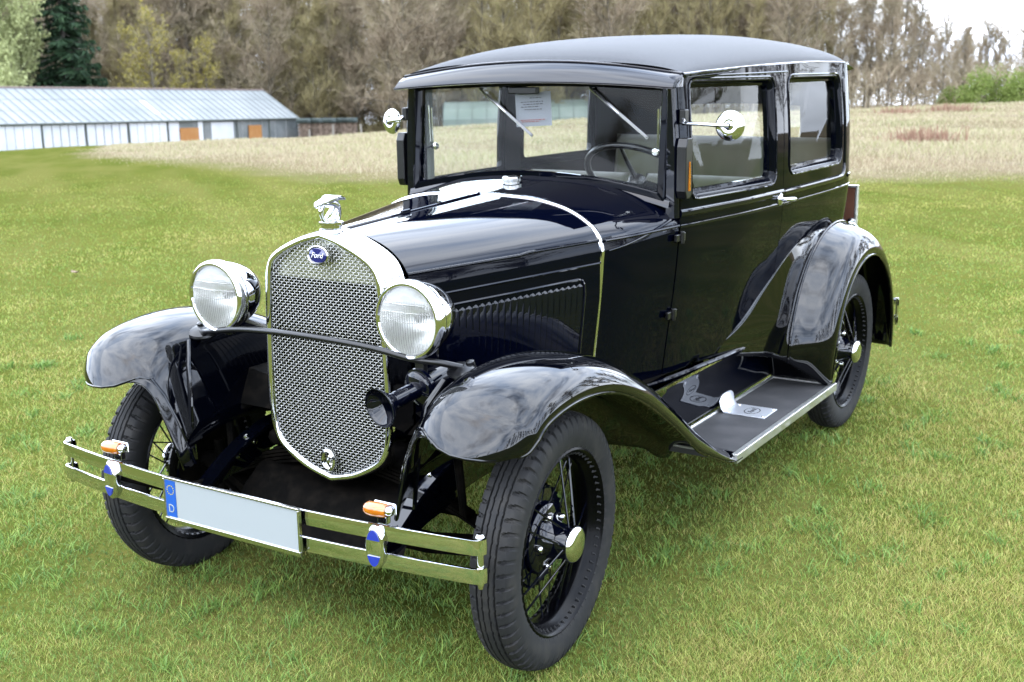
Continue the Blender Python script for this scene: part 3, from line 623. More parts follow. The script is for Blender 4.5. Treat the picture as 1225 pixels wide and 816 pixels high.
for s in (1, -1):
    mb = MB(); rows = []
    for z in np.linspace(1.13, 1.585, 12):
        w = surf(UD0, z)[0]; wi = .536
        rows.append([(s*x, y, z) for x, y in ((w-.012, 1.113), (w+.001, 1.107), (w-.002, 1.094), (w-.010, 1.087), (wi+.010, 1.087), (wi+.002, 1.094), (wi, 1.106), (wi, 1.165), (w-.02, 1.172), (w-.02, 1.12))])
    mb.grid(rows, cv=True); mb.build('windscreen_pillar', PAINT, car, angle=40)
    mb = MB(); mb.grid([[(s*x, y, z) for x, y in ((.536, 1.166), (.526, 1.172), (.526, 1.20), (.56, 1.21))] for z in (1.18, 1.60)]); mb.build('pillar_trim', TRIMC, car)
    # opening arm of the windscreen
    mb = MB(); mb.tube([(s*.500, 1.135, 1.51), (s*.497, 1.140, 1.37)], .003, 6); mb.tube([(s*.488, 1.138, 1.50), (s*.486, 1.142, 1.37)], .003, 6)
    mb.lathe([(.0, .012), (.012, .010), (.014, 0), (.012, -.008), (0, -.01)], (s*.478, 1.145, 1.352), (0, -1, 0), 18); mb.tube([(s*.53, 1.15, 1.345), (s*.478, 1.145, 1.352)], .004, 6)
    mb.build('windscreen_arm', NICKEL, wf)
    # trafficator box on the pillar
    mb = MB(); poly = [(a_+.052, b_) for a_, b_ in ((1.028, 1.225), (1.028, 1.375), (1.040, 1.405), (1.075, 1.405), (1.082, 1.390), (1.082, 1.210), (1.070, 1.198), (1.040, 1.198))]
    w0 = surf(UD0, 1.3)[0]
    mb.prism(poly, lambda a, b, t: (s*(w0+.002+t*.036), a, b), 0, 1); tb = mb.build('indicator_box', SATIN, car, smooth=False, bevel=.004)
    mb = MB(); mb.prism([(1.102, 1.225), (1.105, 1.325), (1.113, 1.325), (1.118, 1.225)], lambda a, b, t: (s*(w0+.0365+t*.004), a, b), 0, 1); mb.build('indicator_lens', ORANGE, tb, smooth=False)
    # mirror
    mc = Vector((.780, 1.070, 1.450)) if s > 0 else Vector((-.681, 1.130, 1.446)); md = (Vector((.10, -1, .05)) if s > 0 else Vector((-.216, -.976, .04))).normalized()
    mb = MB(); mb.box((s*(w0+.010), 1.118, 1.476), (.022, .034, .05)); mb.build('mirror_bracket', SATIN, car, bevel=.004)
    mb = MB(); mb.tube([(s*(w0+.014), 1.105, 1.468), (s*(w0+.022), 1.085, 1.455), (s*.68, 1.052, 1.455) if s > 0 else (s*.635, 1.085, 1.453), (s*.755, 1.045, 1.451) if s > 0 else (s*.668, 1.098, 1.448), mc+md*.012], [.006, .007, .006, .006, .008], 10)
    mb.lathe([(.009, .022), (.014, .018), (.016, .010), (.030, .012), (.042, .007), (.0485, 0), (.050, -.005), (.048, -.009), (0, -.009)], mc, md, 36); mb.build('door_mirror', CHROME, car)
def vis(t, x):
    e = max(0, 1-(abs(x)/.589)**2)
    zt, zb = 1.619+.049*e, 1.574+.024*e; yt, yb = 1.108, 1.036
    return (x*(1+.018*t), yt+(yb-yt)*t-.012*math.sin(math.pi*t)*(.5), zt+(zb-zt)*t+.006*math.sin(math.pi*t))
mb = MB(); xv = np.linspace(-.578, .578, 41)
rows = [[vis(t, x) for x in xv] for t in np.linspace(0, 1, 9)]
rows.append([(x*1.018, 1.034, 1.569+.024*(1-(x/.589)**2)) for x in xv]); rows.append([(x*1.0, 1.044, 1.568+.024*(1-(x/.589)**2)) for x in xv]); rows.append([(x*1.0, 1.13, 1.578+.020*(1-(x/.589)**2)) for x in xv])
mb.grid(rows)
for s in (1, -1):
    side_ = [vis(t, s*.578) for t in np.linspace(0, 1, 9)]; mb.grid([side_, [(s*.594, y+.002+(1.12-y)*.5, z+.001) for x, y, z in side_], [(s*.588, 1.122, min(z+.002, 1.612)) for x, y, z in side_]])
visor = mb.build('sun_visor', PAINT, car, angle=45)
mb = MB(); mb.tube([vis(1.0, x) for x in xv], .0035, 6); mb.build('visor_bead', PAINT, visor)
RS = [(1.108, .588, 1.619, .049), (1.16, .592, 1.621, .070), (1.25, .596, 1.625, .090), (1.4, .602, 1.631, .107), (1.65, .608, 1.640, .120), (1.95, .612, 1.649, .126), (2.3, .614, 1.656, .125), (2.55, .612, 1.656, .118), (2.74, .611, 1.655, .108), (2.88, .602, 1.650, .092), (2.975, .582, 1.634, .074), (3.035, .545, 1.605, .056), (3.075, .49, 1.56, .045), (3.095, .42, 1.50, .03), (3.10, .38, 1.46, .02)]
rs = spl(RS, 60); vv = np.concatenate([np.linspace(-1, -.8, 14), np.linspace(-.78, .78, 30), np.linspace(.8, 1, 14)])
def roofp(r, v):
    y, w, z, c = r; a = abs(v); q = (1-a**3.2)**.62
    # rear edge bends round the corner
    return (w*v*(1+.0*q), y+(.02*(1-v*v) if y > 2.9 else 0), z+c*(.78*q+.22*(1-v*v)))
mb = MB(); mb.grid([[roofp(r, v) for v in vv] for r in rs]+[[(p[0], p[1]-.003, p[2]-.02) for p in [roofp(rs[-1], v) for v in vv]]])
roof = mb.build('roof', VINYL, car, angle=60)
mb = MB()
for s in (1, -1): mb.tube([(s*(r[1]+.004), r[0], r[2]-.002) for r in rs], .006, 8)
mb.tube([(v*.588, 1.106, 1.620+.049*(1-v*v)) for v in np.linspace(-1, 1, 30)], .0045, 8)
mb.build('roof_moulding', PAINT, roof)
mb = MB()     # cant rail between roof edge and the side header
for s in (1, -1):
    mb = MB(); mb.grid([[(s*(r[1]), r[0], r[2]-.003), (s*(r[1]+.006), r[0], r[2]-.012), (s*(surf(u_of_y(min(r[0], 2.9)), 1.652)[0]+.0005), r[0], min(r[2]-.005, zr(r[0])-.002)), ] for r in rs[2:44]])
    mb.build('cant_rail', PAINT, roof)
# wipers
for x0, a in ((-.235, 0), (.236, 1)):
    x0 = x0; piv = Vector((x0, gy(1.58)-.022, 1.572)); d = Vector((.80, 0, -.60)).normalized(); 
    wp = MB(); wp.tube([piv+Vector((0, .02, 0)), piv, piv+d*.03+Vector((0, -.004, 0)), piv+d*.145+Vector((0, -.003, 0))], .0042, 6); w = wp.build('wiper', WIPER, wf)
    wp = MB(); wp.box(piv+d*.185+Vector((0, .004, 0)), (.20, .004, .011), rot=Matrix.Rotation(math.atan2(.60, .80), 3, 'Y')); wp.box(piv+d*.185+Vector((0, -.001, 0)), (.19, .005, .006), rot=Matrix.Rotation(math.atan2(.60, .80), 3, 'Y')); wp.build('wiper_blade', WIPER, w, smooth=False)
wb = MB(); wb.box((-.05, 1.12, 1.565), (.12, .03, .025)); wb.build('wiper_motor', SATIN, wf, bevel=.004)

# ---- interior
it = empty('interior', (0, 0, 0), parent=car)
mb = MB(); mb.grid([[(x, y, .56) for x in (-.54, 0, .54)] for y in (.8, 2.9)]); mb.build('floor', DARK, it, smooth=False)
mb = MB(); mb.grid([[(roofp(r, v*.97)[0], roofp(r, v)[1]-.01, roofp(r, v*.97)[2]-.03) for v in vv] for r in rs[3:54]]); mb.build('headlining', HEADL, it)
mb = MB(); mb.grid([[(x, 1.12, arc(x, 1.19, .06, .6)), (x, 1.26, arc(x, 1.185, .05, .6)), (x, 1.275, 1.17), (x, 1.27, 1.03)] for x in np.linspace(-.585, .585, 16)]); mb.build('dashboard', SATIN, it)
def cushion(name, c, s, tuft=0, m=CLOTH, rot=0):
    mb = MB(); nx, nz_ = 48, 16; cx, cy, cz = c; sx, sy, sz = s
    def pf(a, b, side_):
        e = (1-abs(a)**6)**.4*(1-abs(b)**6)**.4; k = abs(math.sin(a*tuft*math.pi/2))**.4 if tuft else 1
        return Vector((cx+a*sx/2, cy+side_*sy/2*e*(.82+.18*k)+rot*b*sz/2, cz+b*sz/2))
    A = np.linspace(-1, 1, nx); B = np.linspace(-1, 1, nz_)
    mb.grid([[pf(a, b, -1) for b in B] for a in A]); mb.grid([[pf(a, b, 1) for b in B] for a in A]); return mb.build(name, m, it, angle=180)
cushion('rear_seat_back', (0, 2.86, 1.05), (1.16, .20, .52), 9, rot=.12)
cushion('rear_seat', (0, 2.58, .84), (1.16, .62, .18), 7)
for x in (-.29, .29):
    cushion('front_seat_back', (x, 1.93, .98), (.50, .12, .44), 5, rot=.15); cushion('front_seat', (x, 1.68, .80), (.50, .50, .16), 5)
for s in (1, -1):
    mb = MB(); mb.grid([[(s*(surf(u, z)[0]-.045), surf(u, z)[1], z) for z in np.linspace(.58, 1.20, 6)] for u in np.linspace(UD0+.02, u_of_y(2.9), 12)])
    mb.grid([[(s*(surf(u, z)[0]-.04), surf(u, z)[1], z) for z in np.linspace(1.2, 1.62, 6)] for u in np.linspace(WIN1[1]+.01, WIN2[0]-.01, 3)])
    mb.grid([[(s*(surf(u, z)[0]-.04), surf(u, z)[1], z) for z in np.linspace(1.2, 1.62, 6)] for u in np.linspace(WIN2[1]+.01, RW0-.01, 14)]); mb.build('side_trim', TRIMD, it, angle=60)
mb = MB(); sc = Vector((.27, 1.43, 1.235)); sn = Vector((0, .50, .62)).normalized(); X_, Y_, Z_ = frame(sn)
mb.tube([sc+X_*.205*math.cos(a)+Y_*.205*math.sin(a) for a in np.linspace(0, 2*math.pi, 48, endpoint=False)], .0125, 10, closed=True)
sw = mb.build('steering_wheel', SATIN, it)
mb = MB(); mb.lathe([(0, .02), (.03, .018), (.036, .0), (.03, -.03), (.018, -.05)], sc-sn*.02, sn, 20)
for a in (90, 210, 330): mb.tube([sc-sn*.02, sc-sn*.012+(X_*math.cos(R(a))+Y_*math.sin(R(a)))*.12, sc+(X_*math.cos(R(a))+Y_*math.sin(R(a)))*.205], [.014, .010, .009], 8, flat=.7)
mb.tube([sc-sn*.03, sc-sn*.55], .018, 10); mb.build('steering_spider', SATIN, sw)

# ---- frame rails, aprons, axle, underside
ch = empty('chassis', (0, 0, 0), parent=car)
for s in (1, -1):
    mb = MB(); cl = spl([(-.335, .372), (-.32, .382), (-.29, .395), (-.235, .430), (-.15, .480), (-.05, .520), (.06, .545), (.3, .555), (.9, .54), (1.6, .53), (2.2, .53)], 50)+[(2.4, .56), (2.7, .62), (3.0, .58), (3.2, .52)]
    rows = []
    for k, (y, z) in enumerate(cl):
        a = cl[max(k-1, 0)]; b = cl[min(k+1, len(cl)-1)]; ty, tz_ = b[0]-a[0], b[1]-a[1]; l = math.hypot(ty, tz_); ny, nz_ = -tz_/l, ty/l; h = .11 if y > -.1 else .035+.075*max(0, (y+.335)/.235)
        rows.append([(s*x, y+ny*o, z+nz_*o) for x, o in ((.335, 0), (.392, 0), (.396, -.004), (.396, -h), (.385, -h), (.385, -.012), (.335, -.010))])
    mb.grid(rows, cv=True); fr = mb.build('frame_rail', PAINTF, ch, angle=40)
    mb = MB()
    for y, z in ((-.18, .415), (-.10, .45), (-.02, .475)): mb = MB(); mb.lathe([(0, .008), (.006, .008), (.010, .005), (.011, 0)], (s*.386, y, z), (-s, 0, 0), 12); mb.build('bolt', NICKEL, fr)
    for y, z in ((-.30, .388), (-.08, .512)): mb = MB(); mb.lathe([(0, .006), (.007, .005), (.009, 0)], (s*.362, y, z), (0, -.5, .85), 12); mb.build('bolt', NICKEL, fr)
    # bumper arm
    mb = MB(); mb.tube([(s*.375, -.20, .40), (s*.385, -.34, .41), (s*.43, -.43, .455), (s*.49, -.468, .472)], [.016, .016, .014, .012], 8, flat=.5); mb.build('bumper_arm', DARK, ch)
    # wheel end: steering arm, backing plate, shock
    mb = MB(); mb.tube([(s*.55, 0, .33), (s*.60, .0, .37), (s*.66, 0, .363)], [.03, .035, .03], 10); mb.tube([(s*.57, 0, .27), (s*.57, 0, .45)], [.02, .018], 10); mb.tube([(s*.57, .02, .30), (s*.54, .16, .30)], .014, 8); mb.tube([(s*.39, .12, .60), (s*.42, .02, .60), (s*.45, -.06, .57), (s*.46, -.05, .40)], [.03, .02, .014, .012], 8)
    mb.build('steering_knuckle', DARK, ch)
    mb = MB(); mb.lathe([(0, 0), (.10, -.004), (.150, -.010), (.158, -.005), (.160, .005)], (s*.635, 0, .363), (s, 0, 0), 40); mb.build('brake_plate', DARK, ch)
    mb = MB(); mb.tube([(s*.50, .03, .30), (s*.25, .5, .33), (.0, 1.0, .36)], .018, 8); mb.build('radius_rod', DARK, ch)
mb = MB(); ax = [(-.60, .345), (-.55, .335), (-.45, .285), (-.3, .262), (0, .258), (.3, .262), (.45, .285), (.55, .335), (.60, .345)]
for o, w, h in ((0, .012, .045), (.022, .04, .010), (-.022, .04, .010)): mb.grid([[(x, y*w/2, z+o+h/2*q) for y, q in ((-1, 1), (1, 1), (1, -1), (-1, -1))] for x, z in ax], cv=True)
mb.build('front_axle', DARK, ch, smooth=False)
mb = MB()
for k in range(8): L_ = .50-.05*k; mb.grid([[(x, y*.024, .345+.012*k+.115*(1-(x/.5)**2)+q*.004) for y, q in ((-1, 1), (1, 1), (1, -1), (-1, -1))] for x in np.linspace(-L_, L_, 16)], cv=True)
mb.build('transverse_spring', DARK, ch, smooth=False)
mb = MB(); mb.tube([(-.54, .16, .30), (.54, .16, .30)], .012, 8); mb.build('track_rod', DARK, ch)
mb = MB(); mb.grid([[(x, y, z-.02*(1-(x/.34)**2)) for x in np.linspace(-.338, .338, 9)] for y, z in ((.06, .44), (-.05, .42), (-.12, .37), (-.17, .31), (-.20, .26))]); mb.build('front_pan', DARK, ch)
mb = MB(); mb.box((0, .45, .60), (.34, .70, .34)); mb.box((0, .55, .38), (.26, .55, .14)); mb.box((0, .02, .50), (.66, .10, .06)); mb.box((0, 1.3, .50), (.2, .9, .16)); mb.box((0, .03, .75), (.40, .08, .5)); mb.build('engine', DARK, ch, bevel=.03)
mb = MB(); mb.tube([(-.62, 2.629, .363), (.62, 2.629, .363)], .045, 12); mb.lathe([(.05, -.14), (.14, -.06), (.15, 0), (.14, .06), (.05, .14)], (0, 2.629, .363), (1, 0, 0), 24); mb.tube([(0, 2.5, .36), (0, 1.2, .45)], .04, 8); mb.build('rear_axle', DARK, ch)
mb = MB(); mb.tube([(-.30, .5, .34), (-.32, 1.2, .33), (-.34, 2.9, .33)], .022, 8); mb.build('exhaust', DARK, ch)
for s in (1, -1):
    # splash apron between body and running board
    mb = MB(); prof = [(.603, .542), (.600, .530), (.578, .505), (.572, .45), (.570, .385), (.566, .350), (.556, .325)]
    mb.grid([[(s*(x+.0*y), y, z) for x, z in prof] for y in np.linspace(1.0, 2.19, 10)]); mb.build('splash_apron', PAINTB, car, angle=60)
    # running board
    mb = MB(); mb.box((s*.694, 1.635, .298), (.284, 1.11, .022)); rb = mb.build('running_board', MATRUB, car, bevel=.003)
    mb = MB(); mb.tube([(s*.560, 1.085, .311), (s*.560, 2.185, .311)], .008, 8); mb.box((s*.835, 1.635, .302), (.014, 1.12, .034)); mb.box((s*.822, 1.635, .3115), (.016, 1.11, .006)); mb.box((s*.697, 1.087, .310), (.27, .012, .010)); mb.box((s*.697, 2.183, .310), (.27, .012, .010)); mb.build('edge_trim', ALU, rb, bevel=.003)
    # step plate
    mb = MB(); mb.box((s*.672, 1.63, .3115), (.17, .145, .005)); st = mb.build('step_plate', STEPM, rb, bevel=.002)
    mb = MB(); mb.grid([[(s*x, y, z) for x, z in ((.588, .314), (.584, .320), (.577, .350), (.572, .376+.0*y))] for y in np.linspace(1.56, 1.70, 9)])
    V_ = mb.V; mb.V = [(x, y, z if z < .35 else z-.020*(abs(y-1.63)/.07)**4) for x, y, z in V_]; mb.build('kick_plate', STEPM, st, solid=.004, angle=60)
    mb = MB(); mb.lathe([(.030, .0), (.032, .001), (.034, .0)], (s*.68, 1.63, .3142), (0, 0, 1), 28, sx=1, sy=1); mb.V = [(s*.68+(x-s*.68)*.9, 1.63+(y-1.63)*1.35, z) for x, y, z in mb.V]; mb.build('step_emblem', SATIN, st)
    TS = Matrix.Translation((s*.68, 1.63, .3145)) @ Matrix.Rotation(R(90), 4, 'Z')
    text('Ford', .030, .0005, 'step_lettering', SATIN, st, TS, shear=.3)
    mb = MB()
    for a in (-.07, .07):
        for b in (-.058, .058): mb = MB(); mb.lathe([(0, .004), (.005, .003), (.006, 0)], (s*(.675+a), 1.63+b, .314), (0, 0, 1), 10); mb.build('screw', CHROME, st)

# ---- front fenders
CR = [(-.378, .704), (-.355, .762), (-.315, .817), (-.235, .862), (-.09, .886), (.07, .880), (.23, .842), (.40, .765), (.58, .655), (.76, .530), (.92, .420), (1.04, .345), (1.13, .316)]
cols = [ # (x, normal offset) from outer lip to inner foot, mid-fender
 (.826, -.094), (.838, -.098), (.842, -.088), (.838, -.066), (.815, -.034), (.775, -.012), (.72, -.001), (.66, .0), (.60, -.006), (.555, -.020), (.520, -.045), (.495, -.085), (.470, -.15), (.445, -.23), (.415, -.33)]
front = [(.795, -.296, .715), (.800, -.305, .708), (.796, -.312, .704), (.787, -.328, .701), (.768, -.348, .699), (.738, -.366, .699), (.70, -.378, .701), (.655, -.380, .704), (.61, -.370, .712), (.57, -.353, .727), (.535, -.332, .741), (.505, -.312, .735), (.47, -.298, .685), (.430, -.285, .60), (.390, -.268, .47)]
crs = spl(CR, 61)
def fend(k, s):
    y, z = crs[k]; a = crs[max(k-1, 0)]; b = crs[min(k+1, 60)]; ty, tz_ = b[0]-a[0], b[1]-a[1]; l = math.hypot(ty, tz_); ny, nz_ = -tz_/l, ty/l
    r = []; t = k/60
    for j, (x, o) in enumerate(cols):
        back = min(1, max(0, (y-.50)/.45)); 
        if j >= 10: # inner flank joins the splash apron at the back
            o2 = -.02-(j-10)*.012; x2 = .585-.0065*(j-10); o = o+(o2-o)*back; x = x+(x2-x)*back
            if k > 8: pass
        elif j >= 7: x = x+(.66-(j-7)*.028-x)*back; o = o+(-.0-o)*back*.7
        if y < .9: vt = 0
        if j <= 5: o = o*(1-.78*min(1, max(0, (y-.80)/.33)))
        yy, zz = y+ny*o, z+nz_*o
        if j >= 10 and back < 1:   # flank falls vertically instead of along the normal
            zz = zz+(max(z-abs(o), .45)-zz)*(1-back); yy = yy+((y+ny*cols[9][1])-yy)*(1-back)*.9
        r.append(Vector((x, yy, zz)))
    w = max(0, 1-k/9)**1.5
    if w > 0: r = [p.lerp(Vector(q), w) for p, q in zip(r, front)]
    return [(s*p.x, p.y, p.z) for p in r]
for s in (1, -1):
    mb = MB(); rows = [fend(k, s) for k in range(61)]; mb.grid(rows); fe = mb.build('front_fender', PAINTF, car, angle=60, solid=.003, sub=1)
    mb = MB(); mb.tube([r[1] for r in rows], .0048, 6); mb.tube([r[j] for j in range(15) for r in rows[:1]], .004, 6); mb.build('fender_bead', PAINTF, fe)
    mb = MB(); mb.tube([(s*.425, -.235, .47), (s*.435, -.235, .56), (s*.44, -.225, .66), (s*.455, -.21, .76), (s*.49, -.17, .83)], [.007, .009, .010, .010, .008], 8, flat=.6); mb.build('fender_rib', PAINTF, fe)
    # shelf between fender and hood
    mb = MB(); mb.grid([[(s*(x0+(x1-x0)*q), y, z0_+(z1_-z0_)*q) for q in np.linspace(0, 1, 5)] for y, x0, z0_, x1, z1_ in ((-.03, .25, .60, .46, .60), (.05, .275, .67, .48, .70), (.2, .32, .67, .50, .70), (.4, .37, .66, .52, .68), (.6, .43, .64, .555, .60), (.8, .485, .62, .585, .50))]); mb.build('fender_shelf', DARK, fe)
# ---- rear fenders
CY, CZ = 2.600, .365
st_ = []
for i in range(49):
    t = i/48; a = R(196-(196+8)*t)       # angle of the bead
    st_.append(a)
bodyline = spl([(1.18, .556), (1.45, .600), (1.68, .670), (1.86, .775), (2.05, .880), (2.25, .930), (2.48, .935), (2.68, .900), (2.84, .83), (2.96, .74), (3.02, .62), (3.04, .50), (3.045, .40)], 49)
for s in (1, -1):
    rows = []
    for i, a in enumerate(st_):
        c, sn_ = math.cos(a), math.sin(a); t = i/48
        low = max(0, 1-t/.16)
        rb_, rc_ = .452+.006*sn_, .548+.012*sn_
        rw_ = .585
        def q(r, x, dy=0, dz=0): return Vector((x, CY+r*c+dy, CZ+r*sn_*1.0+dz))
        xb = .842-.03*low
        r = [q(rb_-.006, xb-.012), q(rb_-.010, xb), q(rb_+.012, xb+.003), q(rb_+.040, xb-.004), q(rc_-.022, xb-.028), q(rc_, xb-.066), q(rc_+.012, .735), q(rw_-.005, .70), q(rw_+.004, .685), q(rw_+.001, .675)]
        if i <= 10:   # front foot comes down to the running board
            zf = .312; k = low
            for j, p in enumerate(r):
                q5 = max(0, (j-4)/5); tgt = Vector((p.x if j < 5 else .80-.165*q5, 2.195-.155*q5, zf+.240*q5)); r[j] = p.lerp(tgt, k**1.4)
        by, bz = bodyline[i]
        ub_ = u_of_y(min(by, 2.7)); bxx = surf(ub_, bz)[0]-.004
        if by > 2.7: bxx = .62-.35*(by-2.7)*.6
        bp_ = Vector((bxx, by, bz)); w0_ = r[-1]
        w0_.x = .606+(.675-.606)*min(1, i/9); 
        for kk in (.25, .5, .75, 1.0):
            p = w0_.lerp(bp_, kk); p.z -= .018*math.sin(math.pi*kk)*min(1, i/9); r.append(p)
        rows.append([(s*p.x, p.y, p.z) for p in r])
    mb = MB(); mb.grid(rows); rf = mb.build('rear_fender', PAINTF, car, angle=70, solid=.003, sub=1)
    mb = MB(); mb.tube([r[1] for r in rows], .005, 6); mb.tube([r[8] for r in rows[4:]], .0055, 6); mb.build('fender_bead', PAINTF, rf)
    # front closing wall of the rear fender
    r0f = rows[0]; mb = MB(); mb.grid([[(r0f[j][0], r0f[j][1], r0f[j][2]+.004), (r0f[j][0], r0f[j][1]*.4+2.185*.6, .43), (r0f[j][0], 2.188, .311)] for j in range(4, 10)]+[[(s*.598, 2.03, .552), (s*.592, 2.12, .43), (s*.585, 2.186, .311)], [(s*.572, 2.02, .55), (s*.560, 2.12, .43), (s*.552, 2.184, .311)]]); mb.build('fender_foot', PAINTF, rf)

# ---- headlights, bar, horn
mb = MB(); bar = spl([(-.50, -.105, .846), (-.455, -.135, .853), (-.42, -.150, .862), (-.367, -.160, .872), (-.23, -.175, .892), (0, -.190, .903), (.23, -.175, .892), (.367, -.160, .872), (.42, -.150, .868), (.455, -.135, .864), (.50, -.100, .850)], 40)
mb.tube(bar, .0095, 10); lb = mb.build('headlight_bar', SATIN, car)
for s in (1, -1):
    mb = MB(); mb.lathe([(0, .012), (.02, .010), (.034, .006), (.038, 0), (.036, -.006)], (s*.500, -.105, .842), (s*-.15, -.45, .9), 20, sx=1.4, sy=.9); mb.lathe([(0, .022), (.012, .018), (.014, 0)], (s*.52, -.085, .850), (0, -.3, 1), 8); mb.build('bar_bracket', SATIN, lb)
hl0 = None
for s in (1, -1):
    hc = Vector((s*.367, -.157, .977)); d = Vector((s*.0, -1, -.01)).normalized()
    hl = empty('headlight', hc, parent=car)
    if hl0 is None:
        hl0 = hl; o = Vector((0, 0, 0))
        mb = MB(); mb.lathe([(.094, .006), (.098, .012), (.104, .013), (.110, .008), (.1125, .0), (.1125, -.018), (.109, -.026), (.104, -.030)], o, d, 64); mb.build('headlight_rim', CHROME, hl)
        mb = MB(); mb.lathe([(.1035, -.028), (.103, -.040), (.098, -.065), (.088, -.095), (.070, -.125), (.046, -.146), (.020, -.157), (0, -.160)], o, d, 48); mb.build('headlight_bowl', CHROME, hl)
        mb = MB(); rows = []
        for a in np.linspace(-1, 1, 169):
            x_ = a*.0975; hz_ = math.sqrt(max(.0976**2-x_*x_, 1e-7)); row = []
            for b in np.linspace(-1, 1, 41):
                z_ = b*hz_; rr_ = math.hypot(x_, z_)/.098; fl = .0026*math.cos(x_*2*math.pi/.0082)*(1 if z_ < .052 else 0)*(1-rr_**8)
                if .024 < z_ < .052: fl *= .6
                row.append((x_, -(.006+.010*(1-rr_*rr_)+fl), z_))
            rows.append(row)
        mb.grid(rows); mb.build('headlight_lens', LENS, hl, angle=180)
        mb = MB(); mb.lathe([(.097, .003), (.092, -.020), (.080, -.048), (.060, -.075), (.035, -.095), (0, -.103)], o, d, 48); mb.build('reflector', SILV, hl)
        mb = MB(); mb.lathe([(0, -.030), (.012, -.036), (.015, -.05), (.010, -.068), (.010, -.10)], o, d, 20); mb.build('bulb', mat('bulb_glass', (.8, .8, .75), .1, 0, 1), hl)
        mb = MB()   # moulded lines of the lens
        mb.tube([(x, -.0155+.9*x*x*1.1, .047) for x in np.linspace(-.075, .075, 14)], .0012, 5); mb.tube([(x, -.0165+.9*x*x, .024) for x in np.linspace(-.085, .085, 14)], .0012, 5)
        mb.tube([(x, -.0165+.9*x*x, -.004-.012*math.cos(x*18)+.012) for x in np.linspace(-.08, .08, 14)], .0012, 5); mb.build('lens_ridge', LENS, hl)
        mb = MB()
        for q in range(-10, 11):
            x_ = q*.0083; hz_ = math.sqrt(.092**2-x_*x_); mb.tube([(x_, -.0068-.010*(1-(x_*x_+z*z)/.098**2)-.0006, z) for z in np.linspace(-hz_, min(hz_, .022), 9)], .0008, 5)
        mb.build('lens_fluting', mat('flute_glass', (.9, .9, .88), .25, .0, .5), hl)
        mb = MB(); mb.lathe([(.02, 0), (.022, -.02), (.016, -.035)], (0, .045, -.09), (0, 0, 1), 14); mb.tube([(0, .04, -.105), (0, .02, -.11)], .012, 8); mb.build('headlight_post', SATIN, hl)
    else:
        for c_ in list(hl0.children): k = c_.copy(); COL.objects.link(k); k.parent = hl
LOOM = mat('woven_loom', (.30, .29, .26), .7, bump=(200, .5, .002))
mb = MB(); mb.tube(spl([(-.367, -.09, .90), (-.33, -.06, .885), (-.27, -.03, .86), (-.25, .0, .82)], 12), .006, 8); mb.build('wiring_conduit', LOOM, lb)
mb = MB(); mb.tube(spl([(.40, -.06, .72), (.385, -.10, .68), (.40, -.06, .655), (.43, .0, .72)], 16), .005, 8); mb.build('wiring_conduit', LOOM, lb)
ho = Vector((.370, -.290, .766)); hd = Vector((-.17, -1.0, -.17)).normalized(); hn = empty('horn', (0, 0, 0), parent=car)
mb = MB(); mb.lathe([(.054, .030), (.0565, .029), (.0565, .026), (.050, .016), (.038, .004), (.028, -.012), (.022, -.030), (.021, -.05)], ho-hd*.02, hd, 44); mb.build('horn_bell', PAINT, hn, solid=.002)
mb = MB(); mb.lathe([(.0, .0), (.016, -.001), (.018, -.004)], ho-hd*.045, hd, 20); mb.build('horn_throat', mat('throat_grey', (.35, .37, .36), .4), hn)
mb = MB(); mb.lathe([(.024, 0), (.026, -.003), (.026, -.010), (.024, -.012), (.024, -.10)], ho-hd*.03, hd, 32); mb.lathe([(.024, 0), (.046, -.004), (.050, -.008), (.050, -.014), (.056, -.016), (.056, -.026), (.050, -.030), (.044, -.034), (.040, -.036), (.038, -.13), (.034, -.14), (0, -.142)], ho-hd*.125, hd, 40); mb.build('horn_motor', PAINT, hn)
mb = MB(); mb.box(ho-hd*.15+Vector((.0, 0, .055)), (.03, .02, .06)); mb.build('horn_bracket', SATIN, hn, bevel=.003)

# ---- bumper
def by_(x): return -.512+.108*x*x
bu = empty('front_bumper', (0, -.5, 0), parent=car); bu.location = (0, 0, 0)
for z0_, z1_ in ((.486, .529), (.411, .454)):
    mb = MB(); rows = []
    pth = [(x, by_(x)) for x in np.linspace(-.765, .765, 50)]; e = .012
    endc = [(.776, by_(.78)+.002), (.784, by_(.78)+.009), (.787, by_(.78)+.018), (.783, by_(.78)+.028), (.773, by_(.78)+.032), (.763, by_(.78)+.029)]
    pth = [(-x, y) for x, y in reversed(endc)]+pth+endc
    for k, (x, y) in enumerate(pth):
        a = pth[max(k-1, 0)]; b = pth[min(k+1, len(pth)-1)]; tx, ty = b[0]-a[0], b[1]-a[1]; l = math.hypot(tx, ty); nx, ny = ty/l, -tx/l
        rows.append([(x+nx*o, y+ny*o, z) for o, z in ((.0, z0_+.0005), (.0035, z0_+.002), (.0045, (z0_+z1_)/2), (.0035, z1_-.002), (.0, z1_-.0005), (-.003, z1_-.001), (-.003, z0_+.002))])
    mb.grid(rows, cv=True); mb.build('bumper_bar', CHROME, bu, angle=50)
